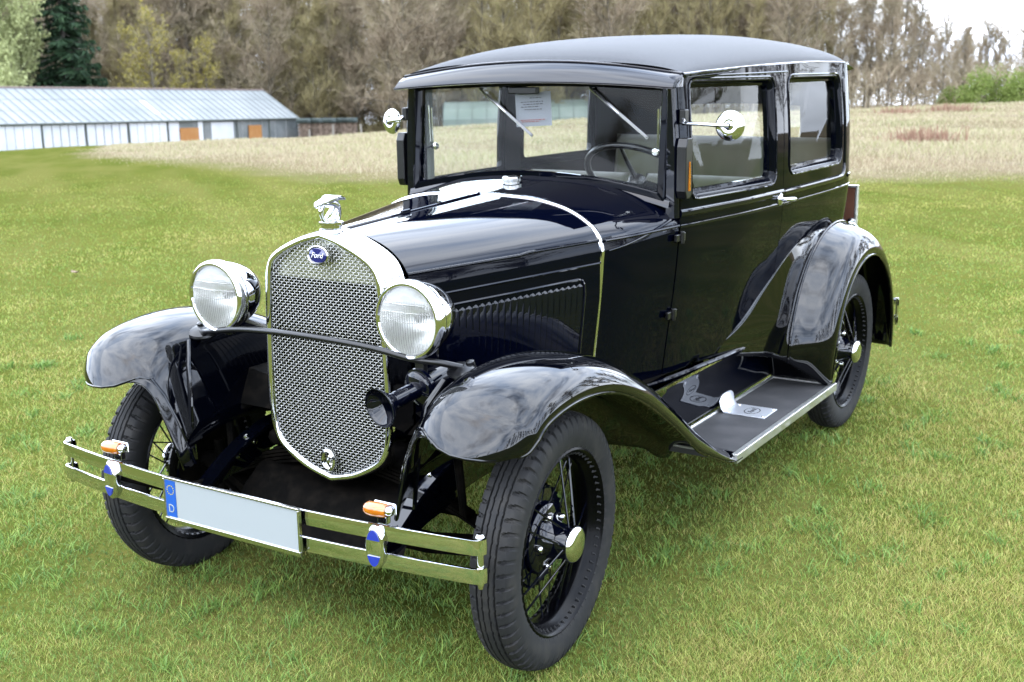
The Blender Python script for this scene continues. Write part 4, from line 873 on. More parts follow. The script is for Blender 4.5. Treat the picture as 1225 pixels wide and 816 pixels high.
for s in (1, -1):
    mb = MB(); mb.tube([(s*.773, by_(.78)+.017, .404), (s*.773, by_(.78)+.017, .534)], .009, 14); mb.lathe([(0, .010), (.008, .008), (.012, .0)], (s*.773, by_(.78)+.017, .530), (0, 0, 1), 16); mb.lathe([(0, .012), (.006, .011), (.008, 0)], (s*.773, by_(.78)+.017, .405), (0, 0, -1), 12); mb.build('bumper_end_post', NICKEL, bu)
    oc = Vector((s*.500, by_(.5)-.010, .470)); od = Vector((s*.10, -1, 0)).normalized()
    mb = MB(); mb.lathe([(0, .0105), (.0225, .0102), (.0250, .009), (.0275, .004), (.028, -.006), (.024, -.012)], oc, od, 40); mb.V = [(oc.x+(x-oc.x), y, oc.z+(z-oc.z)*2.15) for x, y, z in mb.V]; cl_ = mb.build('bumper_clamp', CHROME, bu)
    for q in (1, -1):
        n = 16; poly = [(.0205*math.cos(a), q*(.0485*math.sin(a))) for a in np.linspace(R(26), R(154), n)]
        mb = MB(); ex, ey, ez = Vector((od.y*-1, od.x, 0)), od, Vector((0, 0, 1)); mb.prism(poly, lambda a, b, t: tuple(oc+ex*a+ez*b+od*(.0095+t*.0035)), 0, 1); mb.build('clamp_enamel', BLUE, cl_, smooth=False)
    # indicator lamp on the bumper
    ic = Vector((s*.502-.008, by_(.5)+.022, .560)); il = empty('indicator_lamp', ic, parent=bu)
    mb = MB(); mb.lathe([(0, -.036), (.013, -.033), (.0180, -.025), (.0195, -.010), (.0195, .010), (.0185, .024), (.016, .030), (0, .031)], (-.006, -.008, .0), (1, .12, 0), 20); mb.build('amber_lens', ORANGE, il)
    mb = MB(); mb.box((.004, .014, .000), (.070, .008, .030)); mb.box((0, .012, -.028), (.03, .02, .03)); mb.lathe([(0, .012), (.010, .009), (.0135, 0), (.012, -.008)], (.032, -.004, .0), (1, .1, 0), 16); mb.build('lamp_base', CHROME, il, bevel=.005)
# number plate
npx, npy, npz = .016, -.519, .4735
mb = MB(); mb.box((npx, npy, npz), (.510, .006, .124)); pl = mb.build('number_plate_holder', CHROME, bu, bevel=.002)
mb = MB()
for dz in (-.060, .060): mb.box((npx, npy-.003, npz+dz), (.510, .012, .006))
for dx in (-.253, .253): mb.box((npx+dx, npy-.003, npz), (.006, .012, .114))
mb.build('plate_surround', NICKEL, pl, bevel=.0015)
mb = MB(); mb.box((npx, npy-.004, npz), (.500, .003, .110)); mb.build('number_plate', PLATE, pl, smooth=False)
mb = MB(); mb.box((npx-.228, npy-.0062, npz), (.040, .0012, .108)); mb.build('plate_country_band', EUBLUE, pl, smooth=False)
mb = MB()
for k in range(12):
    a = R(30*k); mb.lathe([(0, .0006), (.0022, .0006), (.0022, 0)], (npx-.228+.013*math.cos(a), npy-.0068, npz+.026+.013*math.sin(a)), (0, -1, 0), 5)
mb.build('plate_stars', YEL, pl, smooth=False)
text('D', .034, .0006, 'plate_letter', PLATE, pl, Matrix.Translation((npx-.228, npy-.0072, npz-.030)) @ Matrix.Rotation(R(90), 4, 'X'))
mb = MB()
for x in (-.215, .205):
    for k in range(3): mb.lathe([(0, .002), (.003, .0015), (.0035, 0)], (npx+x+.012*k, npy-.006, npz-.066), (0, -1, 0), 8)
mb.box((npx, npy, npz-.067), (.50, .004, .014)); mb.build('plate_flange', NICKEL, pl)

# ---- wheels
def tyre_mesh():
    prof = [(-.040, .252), (-.048, .257), (-.056, .272), (-.0605, .292), (-.0625, .310), (-.0615, .326), (-.0585, .338), (-.0545, .346)]
    tread = [(x, .3635-.0115*(abs(x)/.05)**2.2) for x in np.linspace(-.0500, .0500, 61)]
    P = prof+tread+[(-x, r) for x, r in reversed(prof)]; nl = 62; per = 12; n = nl*per; rows = []
    for i in range(n):
        th = 2*math.pi*i/n; ph = (i % per)/per; row = []
        zig = .0018*(1 if (i//(per//2)) % 2 else -1)
        for k, (x, r) in enumerate(P):
            ax_ = abs(x); o = 0; zig = (.0014 if .62 < ph < .88 else 0)
            if r > .340 or ax_ < .0505:
                for g0 in (.0095, .0250):
                    if abs(ax_-g0-zig) < .0018: o = .0075
                phs = (ph+(ax_-.03)*6) % 1
                if ax_ > .0345 and phs < .26: o = .0095*min(1, (ax_-.034)/.003)
                if .030 < ax_ <= .0335 and .05 < ph < .25: o = .005
            elif ax_ > .05 and r > .318: o = .0065*(1 if ((ph+(min(ax_,.052)-.03)*6) % 1) < .26 else 0)
            rr = r-o; row.append((x, rr*math.cos(th), rr*math.sin(th)))
        rows.append(row)
    return rows
WPAINT = mat('wheel_paint', (.002, .002, .003), .25, 0, 0, spec=.10)
def build_wheel():
    wh = empty('wheel', (0, 0, 0), parent=car)
    mb = MB(); mb.grid(tyre_mesh(), cu=True); mb.build('tyre', RUBBER, wh, angle=28, normals=True)
    mb = MB(); mb.lathe([(.262, -.046), (.266, -.052), (.262, -.056), (.250, -.050), (.247, -.034), (.236, -.026), (.232, -.012), (.232, .012), (.236, .022), (.247, .032), (.250, .048), (.260, .056), (.266, .053), (.262, .047), (.256, .045), (.2545, .036), (.249, .034), (.2475, .025), (.2425, .023), (.240, .014), (.237, .008), (.237, -.008), (.2405, -.02), (.252, -.03), (.262, -.046)], (0, 0, 0), (1, 0, 0), 96); mb.build('rim', WPAINT, wh, angle=50)
    mb = MB(); mb.lathe([(.030, .088), (.0375, .086), (.041, .078), (.042, .066), (.046, .058), (.050, .040), (.056, .018), (.066, .006), (.080, .000), (.098, -.003), (.104, -.010), (.104, -.018), (.090, -.024)], (0, 0, 0), (1, 0, 0), 40); hub = mb.build('hub', PAINT, wh, angle=50)
    mb = MB()
    for k in range(5): a = R(72*k+20); mb = MB(); mb.lathe([(0, .024), (.006, .023), (.0100, .018), (.0115, .0)], (-.002, .076*math.cos(a), .076*math.sin(a)), (1, 0, 0), 12); mb.build('lug_nut', NICKEL, hub)
    mb = MB(); mb.lathe([(0, .0990), (.020, .0982), (.038, .0955), (.047, .0910), (.0525, .083), (.053, .077), (.047, .073)], (0, 0, 0), (1, 0, 0), 44); mb.build('hub_cap', CHROME, hub)
    mb = MB()
    for k in range(10):
        q = 1 if k % 2 else -1
        a = R(36*k+10*q); b = R(36*k-q*10); mb.tube([(.066, .044*math.cos(b), .044*math.sin(b)), (.008, .2365*math.cos(a), .2365*math.sin(a))], .0030, 8)
    for k in range(10):
        for q in ((-1,) if k % 2 else (1,)):
            a = R(36*k+18+14*q); b = R(36*k+18-6*q); mb.tube([(-.010, .100*math.cos(b), .100*math.sin(b)), (-.006, .2365*math.cos(a), .2365*math.sin(a))], .0026, 6)
    mb.build('spokes', PAINT, wh)
    mb = MB(); mb.lathe([(0, -.022), (.10, -.022), (.138, -.026), (.142, -.032), (.146, -.034), (.146, -.066), (.150, -.068), (.150, -.074), (.140, -.076)], (0, 0, 0), (1, 0, 0), 64); 
    for k in range(30): a = R(12*k); mb.box((-.030, .143*math.cos(a), .143*math.sin(a)), (.008, .006, .006))
    mb.build('brake_drum', PAINT, wh, angle=45)
    return wh
w0 = build_wheel(); ST = .0837*.9
def setw(w, x, y, z, rz, spin, mir=False):
    w.rotation_mode = 'XYZ'; w.location = (x, y, z); w.rotation_euler = (spin, R(1.2) if not mir else R(1.2), rz+(math.pi if mir else 0))
setw(w0, .711, 0, .361, ST, .3)
for x, y, z, rz, sp, mi in ((-.711, 0, .352, ST, 1.1, True), (.711, 2.629, .361, 0, .9, False), (-.711, 2.629, .361, 0, 2, True)):
    w = copy_tree(w0, car); setw(w, x, y, z, rz, sp, mi)

# ---- rear end pieces that show past the body
rbm = empty('rear_bumper', (0, 0, 0), parent=car)
for s in (1, -1):
    for z in (.365, .455): mb = MB(); mb.tube([(s*.40, 3.42, z), (s*.64, 3.44, z), (s*.75, 3.43, z), (s*.775, 3.415, z), (s*.778, 3.39, z)], .018, 8, flat=.25); mb.build('bumper_bar', CHROME, rbm)
    mb = MB(); mb.tube([(s*.770, 3.40, .34), (s*.770, 3.40, .48)], .008, 10); mb.tube([(s*.36, 3.1, .52), (s*.45, 3.42, .41)], .016, 8); mb.build('bumper_bracket', NICKEL, rbm)
mb = MB(); mb.box((.555, 3.38, .56), (.34, .010, .17)); rp = mb.build('rear_number_plate', PLATE, car, smooth=False)
lr = empty('luggage_board', (0, 0, 0), parent=car)
mb = MB(); mb.box((.42, 3.16, .95), (.36, .02, .215)); mb.build('board', BROWN, lr, bevel=.004)
mb = MB(); mb.box((.606, 3.16, .95), (.010, .03, .235)); mb.box((.42, 3.16, 1.062), (.37, .03, .010)); mb.build('board_edge', ALU, lr, bevel=.002)
mb = MB(); mb.lathe([(0, .02), (.015, .016), (.02, 0)], (.585, 3.145, .89), (0, -1, 0), 14); mb.tube([(.55, 3.03, .9), (.60, 3.13, .88), (.62, 3.14, .86)], .009, 8); mb.build('clasp', CHROME, lr)

# paper inside the windscreen: a thing of its own
mb = MB(); pc = Vector((-.035, 1.162, 1.496)); rotp = Matrix.Rotation(R(-3), 3, 'Y')
mb.grid([[pc+rotp @ Vector((x, .004*math.sin(x*20)+.01*z, z)) for z in np.linspace(-.062, .062, 6)] for x in np.linspace(-.075, .075, 8)])
def papermat():
    m = bpy.data.materials.new('sheet_paper'); m.use_nodes = True; t = m.node_tree; t.nodes.clear(); o = N(t, 'ShaderNodeOutputMaterial')
    d = N(t, 'ShaderNodeBsdfDiffuse'); d.inputs[0].default_value = (.34, .35, .39, 1); r = N(t, 'ShaderNodeBsdfTranslucent'); r.inputs[0].default_value = (.3, .31, .34, 1); x = N(t, 'ShaderNodeMixShader')
    t.links.new(d.outputs[0], x.inputs[1]); t.links.new(r.outputs[0], x.inputs[2]); t.links.new(x.outputs[0], o.inputs[0]); return m
sheet = mb.build('notice_sheet', papermat(), None, normals=False); tag(sheet, 'white printed sheet hanging inside the windscreen of the black car', 'paper sheet')
mb = MB(); mb.mi = 0
for k, (z, a, b, mi) in enumerate(((.040, -.01, .04, 0), (.026, -.05, .05, 0), (.017, -.04, .045, 0), (.008, -.05, .03, 0), (-.002, -.035, .04, 0), (-.040, -.055, .055, 1), (-.046, -.05, .03, 1))):
    mb.mi = mi; x = a; 
    while x < b:
        l = random.uniform(.006, .016); mb.add([pc+rotp @ Vector((xx, -.006+.01*zz, zz)) for xx, zz in ((x, z), (min(x+l, b), z), (min(x+l, b), z+.003), (x, z+.003))], [(0, 1, 2, 3)]); x += l+.004
mb.build('print', [INK, REDINK], sheet, smooth=False, normals=False)

# a dead leaf lying on the lawn
mb = MB(); lc = (-6.07, 3.63)
mb.grid([[(lc[0]+.05*a, lc[1]+.028*b*(1-a*a), gz(*lc)+.03+.012*a*a+.010*abs(b)) for b in (-1, 0, 1)] for a in np.linspace(-1, 1, 7)]); lf = mb.build('dead_leaf', mat('dead_leaf', (.42, .30, .2), .8), None); tag(lf, 'single curled brown dead leaf lying on the lawn left of the car', 'leaf')
# ================================================================== BACKGROUND
def P2(px, D):   # ground point seen at a photo column, at view depth D
    S = (px-612.5)/1409.2*D; return S, D
def W3(S, D, z=None):
    x, y = XY(S, D); return Vector((x, y, float(tz(S, D)) if z is None else z))
BARK = mat('bark', (.16, .135, .10), .9, var=(3, (.28, .24, .17), .35, .7))
BARKD = mat('dark_bark', (.05, .042, .034), .9, var=(3, (.10, .085, .065), .4, .7))
TWIG = leafmat('bare_twigs', [(.38, .28, .18), (.54, .42, .29), (.64, .53, .37), (.46, .40, .22), (.76, .64, .47)], .9, .15)
TWIGG = leafmat('budding_twigs', [(.40, .31, .16), (.58, .48, .24), (.62, .55, .25), (.76, .63, .38), (.46, .46, .17)], .9, .25)
TWIGY = leafmat('yellow_leaves', [(.26, .22, .06), (.60, .50, .08), (.74, .64, .12), (.38, .38, .10)], .8, .35)
WILLOW = leafmat('willow_leaves', [(.50, .56, .22), (.70, .76, .33), (.84, .90, .44), (.60, .62, .30)], .8, .4)
SPRUCE = leafmat('spruce_needles', [(.016, .045, .018), (.035, .085, .032), (.06, .12, .045)], .8, .1)
BUSH = leafmat('bush_leaves', [(.20, .28, .05), (.30, .40, .08), (.42, .50, .14)], .7, .35)
RUSTW = leafmat('rust_weeds', [(.40, .20, .14), (.52, .32, .22), (.50, .38, .24)], .9, .2)

def ribbons(segs, w0, w1, c):
    """segs: (n,2,3) arrays -> crossed-free ribbons facing random directions"""
    A, B = segs[:, 0], segs[:, 1]; n = len(A); d = B-A; r = rng.normal(size=(n, 3)); s = np.cross(d, r); s /= np.linalg.norm(s, axis=1)[:, None]+1e-9
    V = np.stack([A-s*w0[:, None]/2, A+s*w0[:, None]/2, B+s*w1[:, None]/2, B-s*w1[:, None]/2], 1).reshape(-1, 3)
    F = np.arange(n*4).reshape(-1, 4); return V, F, np.repeat(c, 4)
def tree(h, spread, seed, nlimb=26, ntwig=2600, trunk_r=.16, low=.25, up=.75, shape='oval', m=TWIG, bark=BARK, leaf=None, nleaf=0, leafm=None, twigw=.022, droop=0, rise=.35):
    r = np.random.default_rng(seed); tb = MB()
    tp = [(0, 0, -.3)]; x = y = 0
    for k in range(1, 11): x += r.normal(0, .05*h/12); y += r.normal(0, .05*h/12); tp.append((x, y, h*k/10*.97))
    tb.tube(tp, [trunk_r*(1.25 if k == 0 else 1)*(1-.9*k/10)+.012 for k in range(11)], 7)
    limbs = []; ends = []
    tpn = np.array(tp)
    for i in range(nlimb):
        t = low+(1-low)*(i+r.random())/nlimb*.96; base = np.array([np.interp(t*10, range(11), tpn[:, j]) for j in range(3)])
        a = r.uniform(0, 6.283)
        if shape == 'oval': L_ = spread*math.sqrt(max(.06, 1-((t-low)/(1-low)*1.25-.35)**2))
        elif shape == 'cone': L_ = spread*(1-t)*1.15+.25
        else: L_ = spread*(.6+.4*(1-t))
        L_ *= r.uniform(.7, 1.15); e = up*r.uniform(.6, 1.3); p = base.copy(); d = np.array([math.cos(a)*math.cos(e), math.sin(a)*math.cos(e), math.sin(e)]); pts = [p.copy()]
        for k in range(5):
            d = d+r.normal(0, .16, 3)+np.array([0, 0, .07-droop*.25]); d /= np.linalg.norm(d); p = p+d*L_/5; pts.append(p.copy())
        r0_ = trunk_r*(1-t)*.42+.014; tb.tube([tuple(q) for q in pts], [r0_*(1-.8*k/5) for k in range(6)], 4, cap=False); limbs.append((pts, L_))
    LB = np.array([l[0] for l in limbs]); n1 = ntwig//5
    # branchlets off limbs, then twigs off branchlets
    li = r.integers(0, len(limbs), n1); tt = r.uniform(.15, 1, n1)*5; k = np.minimum(tt.astype(int), 4); f = (tt-k)[:, None]
    A = LB[li, k]*(1-f)+LB[li, k+1]*f; dirl = LB[li, k+1]-LB[li, k]; dirl /= np.linalg.norm(dirl, axis=1)[:, None]
    D1 = dirl*.7+r.normal(0, .6, (n1, 3))+np.array([0, 0, rise-droop*1.4]); D1 /= np.linalg.norm(D1, axis=1)[:, None]
    ln = r.uniform(.35, 1.25, n1)[:, None]*spread*.32; B = A+D1*ln
    n2 = ntwig-n1; bi = r.integers(0, n1, n2); f = r.uniform(.2, 1, n2)[:, None]; A2 = A[bi]*(1-f)+B[bi]*f
    D2 = D1[bi]*.6+r.normal(0, .6, (n2, 3))+np.array([0, 0, rise*.8-droop*1.2]); D2 /= np.linalg.norm(D2, axis=1)[:, None]; B2 = A2+D2*r.uniform(.25, .95, n2)[:, None]*spread*.2
    segs = np.concatenate([np.stack([A, B], 1), np.stack([A2, B2], 1)]); w = np.concatenate([np.full(n1, twigw*1.5), np.full(n2, twigw)])
    cl = np.clip(r.normal(.45, .2, n1+n2)+.12*np.sin(segs[:, 0, 2]*1.3), 0, 1)
    V, F, c = ribbons(segs, w, w*.35, cl)
    crown = bpy.data.objects.new('crown', fastmesh('crown', V, F, [m], attr={'c': c}))
    trunk = tb.build('trunk', bark, None, link=False, angle=60)
    lo = None
    if nleaf:
        q = r.integers(0, n2, nleaf); f = r.uniform(0, 1, nleaf)[:, None]; P = A2[q]*(1-f)+B2[q]*f+r.normal(0, .05, (nleaf, 3)); s = leaf
        dd = r.normal(size=(nleaf, 3)); dd /= np.linalg.norm(dd, axis=1)[:, None]; V, F, c = ribbons(np.stack([P, P+dd*s], 1), np.full(nleaf, s*.8), np.full(nleaf, s*.5), np.clip(r.normal(.5, .25, nleaf), 0, 1))
        lo = bpy.data.objects.new('foliage', fastmesh('foliage', V, F, [leafm or m], attr={'c': c}))
    return [o for o in (trunk, crown, lo) if o]
def put(protos, name, S, D, sc, label, cat, group=None, rz=None, dz=0):
    e = empty(name, W3(S, D)+Vector((0, 0, dz)), rng.uniform(0, 6.28) if rz is None else rz); e.scale = (sc*rng.uniform(.85, 1.15),)*2+(sc,)
    for p in protos:
        c = p.copy(); c.name = p.name; COL.objects.link(c); c.parent = e
    tag(e, label, cat, group); return e
T_BROWN = [tree((16, 15, 17, 15)[k], (2.9, 4.0, 3.3, 4.4)[k], 11+k, nlimb=52, ntwig=8500, low=(.05, .10, .04, .15)[k], trunk_r=.13, up=(1.12, .85, 1.0, .78)[k], m=TWIG if k % 2 else TWIGG, twigw=.027, rise=(.75, .4, .6, .35)[k]) for k in range(4)]
T_YEL = [tree(12, 2.8, 31, nlimb=28, ntwig=3000, low=.15, m=TWIGG, nleaf=1100, leaf=.17, leafm=TWIGY, twigw=.03)]
T_WIL = [tree(11, 4.2, 41, nlimb=40, ntwig=6000, low=.10, m=WILLOW, nleaf=15000, leaf=.17, leafm=WILLOW, up=.8, twigw=.03)]
T_THIN = [tree(13, 3.0, 51+k, nlimb=44, ntwig=8500, low=.07, trunk_r=.13, up=1.0, m=TWIG, twigw=.03) for k in range(3)]
def spruce(h, seed):
    r = np.random.default_rng(seed); tb = MB(); tb.tube([(0, 0, -.3), (0, 0, h*.5), (0, 0, h)], [.22, .13, .02], 8); segs = []; 
    for i in range(230):
        t = (i+.5)/230; z = .4+(h-.5)*t; L_ = (1-t)*h*.26+.25; L_ *= r.uniform(.75, 1.12); a = r.uniform(0, 6.283); d = np.array([math.cos(a), math.sin(a), 0]); nn = int(14+60*(1-t))
        tb.tube([(0, 0, z), tuple(d[:2]*L_*.6)+(z-.12*L_,), tuple(d[:2]*L_)+(z-.10*L_,)], [.03, .018, .006], 3, cap=False)
        f = r.uniform(.12, 1, nn); P = d*L_*f[:, None]; P[:, 2] = z-.2*L_*np.sin(f*2.0)+.05; side = np.cross(d, [0, 0, 1]); q = side*r.uniform(-1, 1, nn)[:, None]*(.55*L_*(1.1-f[:, None])+.1)+d*.15; q[:, 2] -= r.uniform(.0, .35, nn)
        segs.append(np.stack([P, P+q], 1))
    segs = np.concatenate(segs); n = len(segs); V, F, c = ribbons(segs, np.full(n, .16), np.full(n, .05), np.clip(r.normal(.45, .25, n), 0, 1))
    return [tb.build('trunk', BARKD, None, link=False), bpy.data.objects.new('crown', fastmesh('crown', V, F, [SPRUCE], attr={'c': c}))]
T_SPR = spruce(13, 61)

# the pale willow and the dark spruce at the left
put(T_WIL[0], 'willow_tree', *P2(24, 100), 1.3, 'pale yellow-green willow behind the left end of the greenhouse, beside the dark spruce', 'tree')
put(T_WIL[0], 'willow_tree', *P2(-75, 104), 1.2, 'pale green willow at the far left edge, cut by the picture edge', 'tree')
put(T_SPR, 'spruce_tree', *P2(97, 104), 1.62, 'dark green spruce standing between the pale willow and the bare wood', 'tree')
put(T_SPR, 'spruce_tree', *P2(212, 126), .78, 'small dark evergreen among the bare trunks behind the greenhouse', 'tree')
# the wood
k = 0; g1_ = 'bare trees of the wood behind the field'
for row, (D0, n) in enumerate(((112, 32), (118, 34), (124, 34), (130, 32), (136, 34))):
    for i in range(n):
        px = -90+1085*(i+.5)/n+rng.uniform(-14, 14); D = D0+rng.uniform(-2.5, 2.5)
        if row == 0 and px < 450: D += 8
        sc = rng.uniform(.95, 1.25)
        if px > 960: sc *= .85
        put(T_BROWN[rng.integers(0, 4)], 'bare_tree', *P2(px, D), sc, 'bare brown tree in the dense wood behind the field', 'tree', g1_); k += 1
for px, D, sc in ((175, 111, .95), (200, 110, 1.05), (228, 112, .75), (262, 114, .85)):
    put(T_YEL[0], 'budding_tree', *P2(px, D), sc, 'small tree with yellow-green spring leaves at the front of the wood behind the greenhouse', 'tree', 'yellow-green budding trees behind the greenhouse')
for i in range(26):
    px = -95-i*17+rng.uniform(-8, 8); put(T_BROWN[i % 4], 'bare_tree', *P2(px, 116+rng.uniform(-3, 10)), rng.uniform(.95, 1.2), 'bare brown tree in the dense wood behind the field', 'tree', g1_)
# thinner line of trees on the right with sky between
g2_ = 'thin bare trees along the right end of the field'
for i in range(17):
    px = 998+i*9.5+rng.uniform(-3, 3); D = rng.uniform(104, 128)
    put(T_THIN[i % 3], 'slender_tree', *P2(px, D), .90*rng.uniform(.9, 1.1)*(1 if px < 1070 else max(.58, 1-(px-1070)/150)), 'slender bare tree with sky showing through, right of the car', 'tree', g2_)
for i in range(16):
    px = 1135+i*13+rng.uniform(-4, 4); D = rng.uniform(140, 165)
    put(T_THIN[i % 3], 'slender_tree', *P2(px, D), .72*rng.uniform(.85, 1.1), 'far thin bare tree beyond the green bushes at the right edge', 'tree', 'far bare trees at the right edge')
# treeline carrying on round to the right and behind the photographer (mirrored in the paint)
for i in range(34):
    a = R(34+i*6.0+rng.uniform(-2, 2)) if i < 24 else R(178+(i-24)*13); d = rng.uniform(38, 52) if i < 24 else rng.uniform(70, 90); S, D = d*math.sin(a), d*math.cos(a)
    put(T_BROWN[i % 4], 'bare_tree', S, D, rng.uniform(.8, 1.1) if i < 24 else .7, 'bare tree in the line round the rest of the meadow, outside the picture', 'tree', 'trees round the rest of the meadow')
def shrub(name, S, D, w, h, n, m, label, cat='bush', leaf=.16):
    c = W3(S, D); r = rng; th = r.uniform(0, 6.283, n); ph = np.arccos(r.uniform(0, 1, n)); rad = r.uniform(.45, 1.0, n)**.6*(1+.22*np.sin(th*3+1)+.15*np.sin(th*7+ph*5))
    P = np.stack([np.cos(th)*np.sin(ph)*rad*w/2, np.sin(th)*np.sin(ph)*rad*w/2, np.cos(ph)*rad*h], 1); dd = r.normal(size=(n, 3)); dd /= np.linalg.norm(dd, axis=1)[:, None]
    V, F, cc_ = ribbons(np.stack([P, P+dd*leaf], 1), np.full(n, leaf*.7), np.full(n, leaf*.4), np.clip(r.normal(.5, .25, n), 0, 1))
    e = empty(name, c); o = bpy.data.objects.new('foliage', fastmesh('foliage', V, F, [m], attr={'c': cc_})); COL.objects.link(o); o.parent = e
    tb = MB()
    for k in range(9): a = k*.7; tb.tube([(0, 0, -.1), (math.cos(a)*w*.15, math.sin(a)*w*.15, h*.45), (math.cos(a)*w*.33, math.sin(a)*w*.33, h*.8)], [.03, .02, .008], 4, cap=False)
    tb.build('stems', BARK, e); tag(e, label, cat); return e
for px, D, w, h, lb_ in ((1172, 100, 5.0, 2.9, 'bright green bush at the foot of the thin trees, second from the right edge'), (1222, 98, 4.6, 2.6, 'bright green bush at the right edge of the picture'), (1135, 104, 3.0, 1.6, 'low dull green bush left of the bright green bushes'), (1270, 99, 5, 3.0, 'green bush just beyond the right edge of the picture')):
    shrub('green_bush', *P2(px, D), w, h, 4200, BUSH, lb_)
# undergrowth and far wood that reads as one mass
def mass(name, S0, S1, D0, D1, n, h, m, label, kindcat, w=.05, ln=1.2):
    S = rng.uniform(S0, S1, n); D = rng.uniform(D0, D1, n); x, y = C0[0]+S*RD[0]+D*FD[0], C0[1]+S*RD[1]+D*FD[1]; z = tz(S, D)
    A = np.stack([x, y, z+rng.uniform(0, 1, n)**1.1*h*(1+.15*np.sin(S*.6))], 1); dd = rng.normal(0, .55, (n, 3))+np.array([0, 0, .8]); B = A+dd*ln*rng.uniform(.4, 1, n)[:, None]
    V, F, c = ribbons(np.stack([A, B], 1), np.full(n, w), np.full(n, w*.3), np.clip(rng.normal(.5, .22, n)+.15*np.sin(S*.5), 0, 1)); o = bpy.data.objects.new(name, fastmesh(name, V, F, [m], attr={'c': c})); COL.objects.link(o); tag(o, label, kindcat, kind='stuff')
mass('far_wood', -75, 36, 138, 154, 95000, 26, TWIG, 'dense brown far wood filling the gaps between the nearer bare trunks', 'wood', .09, 2.4)
mass('far_scrub', 34, 95, 168, 182, 16000, 6.5, TWIG, 'distant brown scrub and hedge behind the thin trees on the right', 'scrub', .09, 1.6)
mass('undergrowth', -60, 33, 117, 124, 16000, 2.6, TWIGG, 'low brown-green scrub along the foot of the wood', 'scrub', .05, 1.0)
mass('hedge_scrub', 28, 75, 100, 116, 14000, 3.6, TWIG, 'low brown scrub under the thin trees on the right', 'scrub', .04, .7)
# rusty weeds in the field
for px, Y, w, n in ((1105, 172, 1.5, 520), (1070, 138, 2.4, 260), (1130, 137, 2.4, 260)):
    D = {172: 31, 138: 66, 137: 68}[Y]; S, _ = P2(px, D); nn = n; s_ = rng.normal(0, w/4, nn); d_ = rng.normal(0, w/3, nn); x, y = C0[0]+(S+s_)*RD[0]+(D+d_)*FD[0], C0[1]+(S+s_)*RD[1]+(D+d_)*FD[1]
    A = np.stack([x, y, tz(S+s_, D+d_)], 1); B = A+rng.normal(0, .08, (nn, 3))+np.array([0, 0, 1])*(rng.uniform(.12, .36, nn)*(1.2 if D > 50 else 1))[:, None]
    V, F, c = ribbons(np.stack([A, B], 1), np.full(nn, .03*D/31), np.full(nn, .02), rng.uniform(0, 1, nn)); o = bpy.data.objects.new('dock_weeds', fastmesh('dock_weeds', V, F, [RUSTW], attr={'c': c})); COL.objects.link(o)
    tag(o, 'rust-red dead dock weeds standing in the dry field '+{172: 'nearest the car', 138: 'at the far edge on the left', 137: 'at the far edge on the right'}[Y], 'weeds', kind='stuff')

# ---- greenhouse
TILT = -.030
gh = empty('greenhouse', W3(*P2(-60, 80))); gh.location = (0, 0, 0)
tag(gh, 'long low greenhouse with grey glass roof and white bays left of the dry field', 'greenhouse')
a0 = np.array(P2(-150, 70.0)); a1 = np.array(P2(365, 106.0)); Lg = np.linalg.norm(a1-a0); dg = (a1-a0)/Lg; ng = np.array([-dg[1], dg[0]])    # ng points away from camera
def ge(D): return 1.634-85*51/1409.2+(D-85)*TILT-.02      # eave height at depth
def gp(s, t, h):   # s along, t away, h relative to the eave
    q = a0+dg*s+ng*t; x, y = XY(*q); return Vector((x, y, ge(a0[1]+dg[1]*s)+h))
WG, RH, WH = 7.5, 2.35, 2.15
GROOF = mat('greenhouse_roof_glass', (.31, .335, .335), .5, 0, 0, spec=.1, var=(.35, (.42, .44, .43), .3, .7))
GBAR = mat('glazing_bar', (.26, .29, .29), .6); GPOST = mat('greenhouse_post', (.10, .12, .10), .7); GWALL = mat('white_wall_panel', (.98, .99, 1.0), .6, var=(.8, (.80, .83, .86), .4, .75))
GGLASS = mat('greenhouse_side_glass', (.24, .27, .27), .2, 0, .4, spec=.6, var=(.7, (.38, .40, .40), .4, .7)); GRIDGE = mat('ridge_rust', (.30, .21, .18), .7); GORANGE = mat('orange_door', (.55, .23, .05), .6, var=(2, (.62, .30, .09), .4, .7))
mb = MB(); mb.grid([[gp(s, t, h) for t, h in ((-.15, -.06), (WG/2, RH), (WG+.15, -.06))] for s in np.linspace(0, Lg, 3)]); gr = mb.build('roof', GROOF, gh, smooth=False, solid=.03)
mb = MB(); s = 0
while s < Lg: mb.tube([gp(s, -.17, -.03), gp(s, WG/2, RH+.04)], .028, 4); s += .78
for t in (.33, .66): mb.tube([gp(0, WG/2*t, RH*t+.02), gp(Lg, WG/2*t, RH*t+.02)], .018, 4)
mb.build('glazing_bars', GBAR, gr, smooth=False)
mb = MB(); mb.tube([gp(0, WG/2, RH+.04), gp(Lg, WG/2, RH+.04)], .07, 5); mb.build('ridge', GRIDGE, gr)
mb = MB(); mb.tube([gp(0, -.18, -.08), gp(Lg, -.18, -.08)], .07, 5); mb.build('gutter', GPOST, gr)
mb = MB(); mb.box((-.0, 0, 0), (.01, .01, .01)); mb.V = []; mb.F = []; mb.m = []
pt = 0.0
def px_s(px):   # along-wall position at a photo column
    k = (px-612.5)/1409.2; return (k*a0[1]-a0[0])/(dg[0]-k*dg[1])
sp0 = px_s(6); bay = (px_s(62)-px_s(6)); posts = []; s = sp0
while s > 0: s -= 4.0
bays = [px_s(p) for p in (-120, -52, 6, 62, 114, 164, 210)]
for s in bays+[px_s(p) for p in (252, 292, 330, 364)]:
    mb = MB(); b = gp(s, -.03, -WH-.4); tpt = gp(s, -.03, -.05); mb.tube([b, tpt], .075, 4); mb.build('post', GPOST, gh, smooth=False)
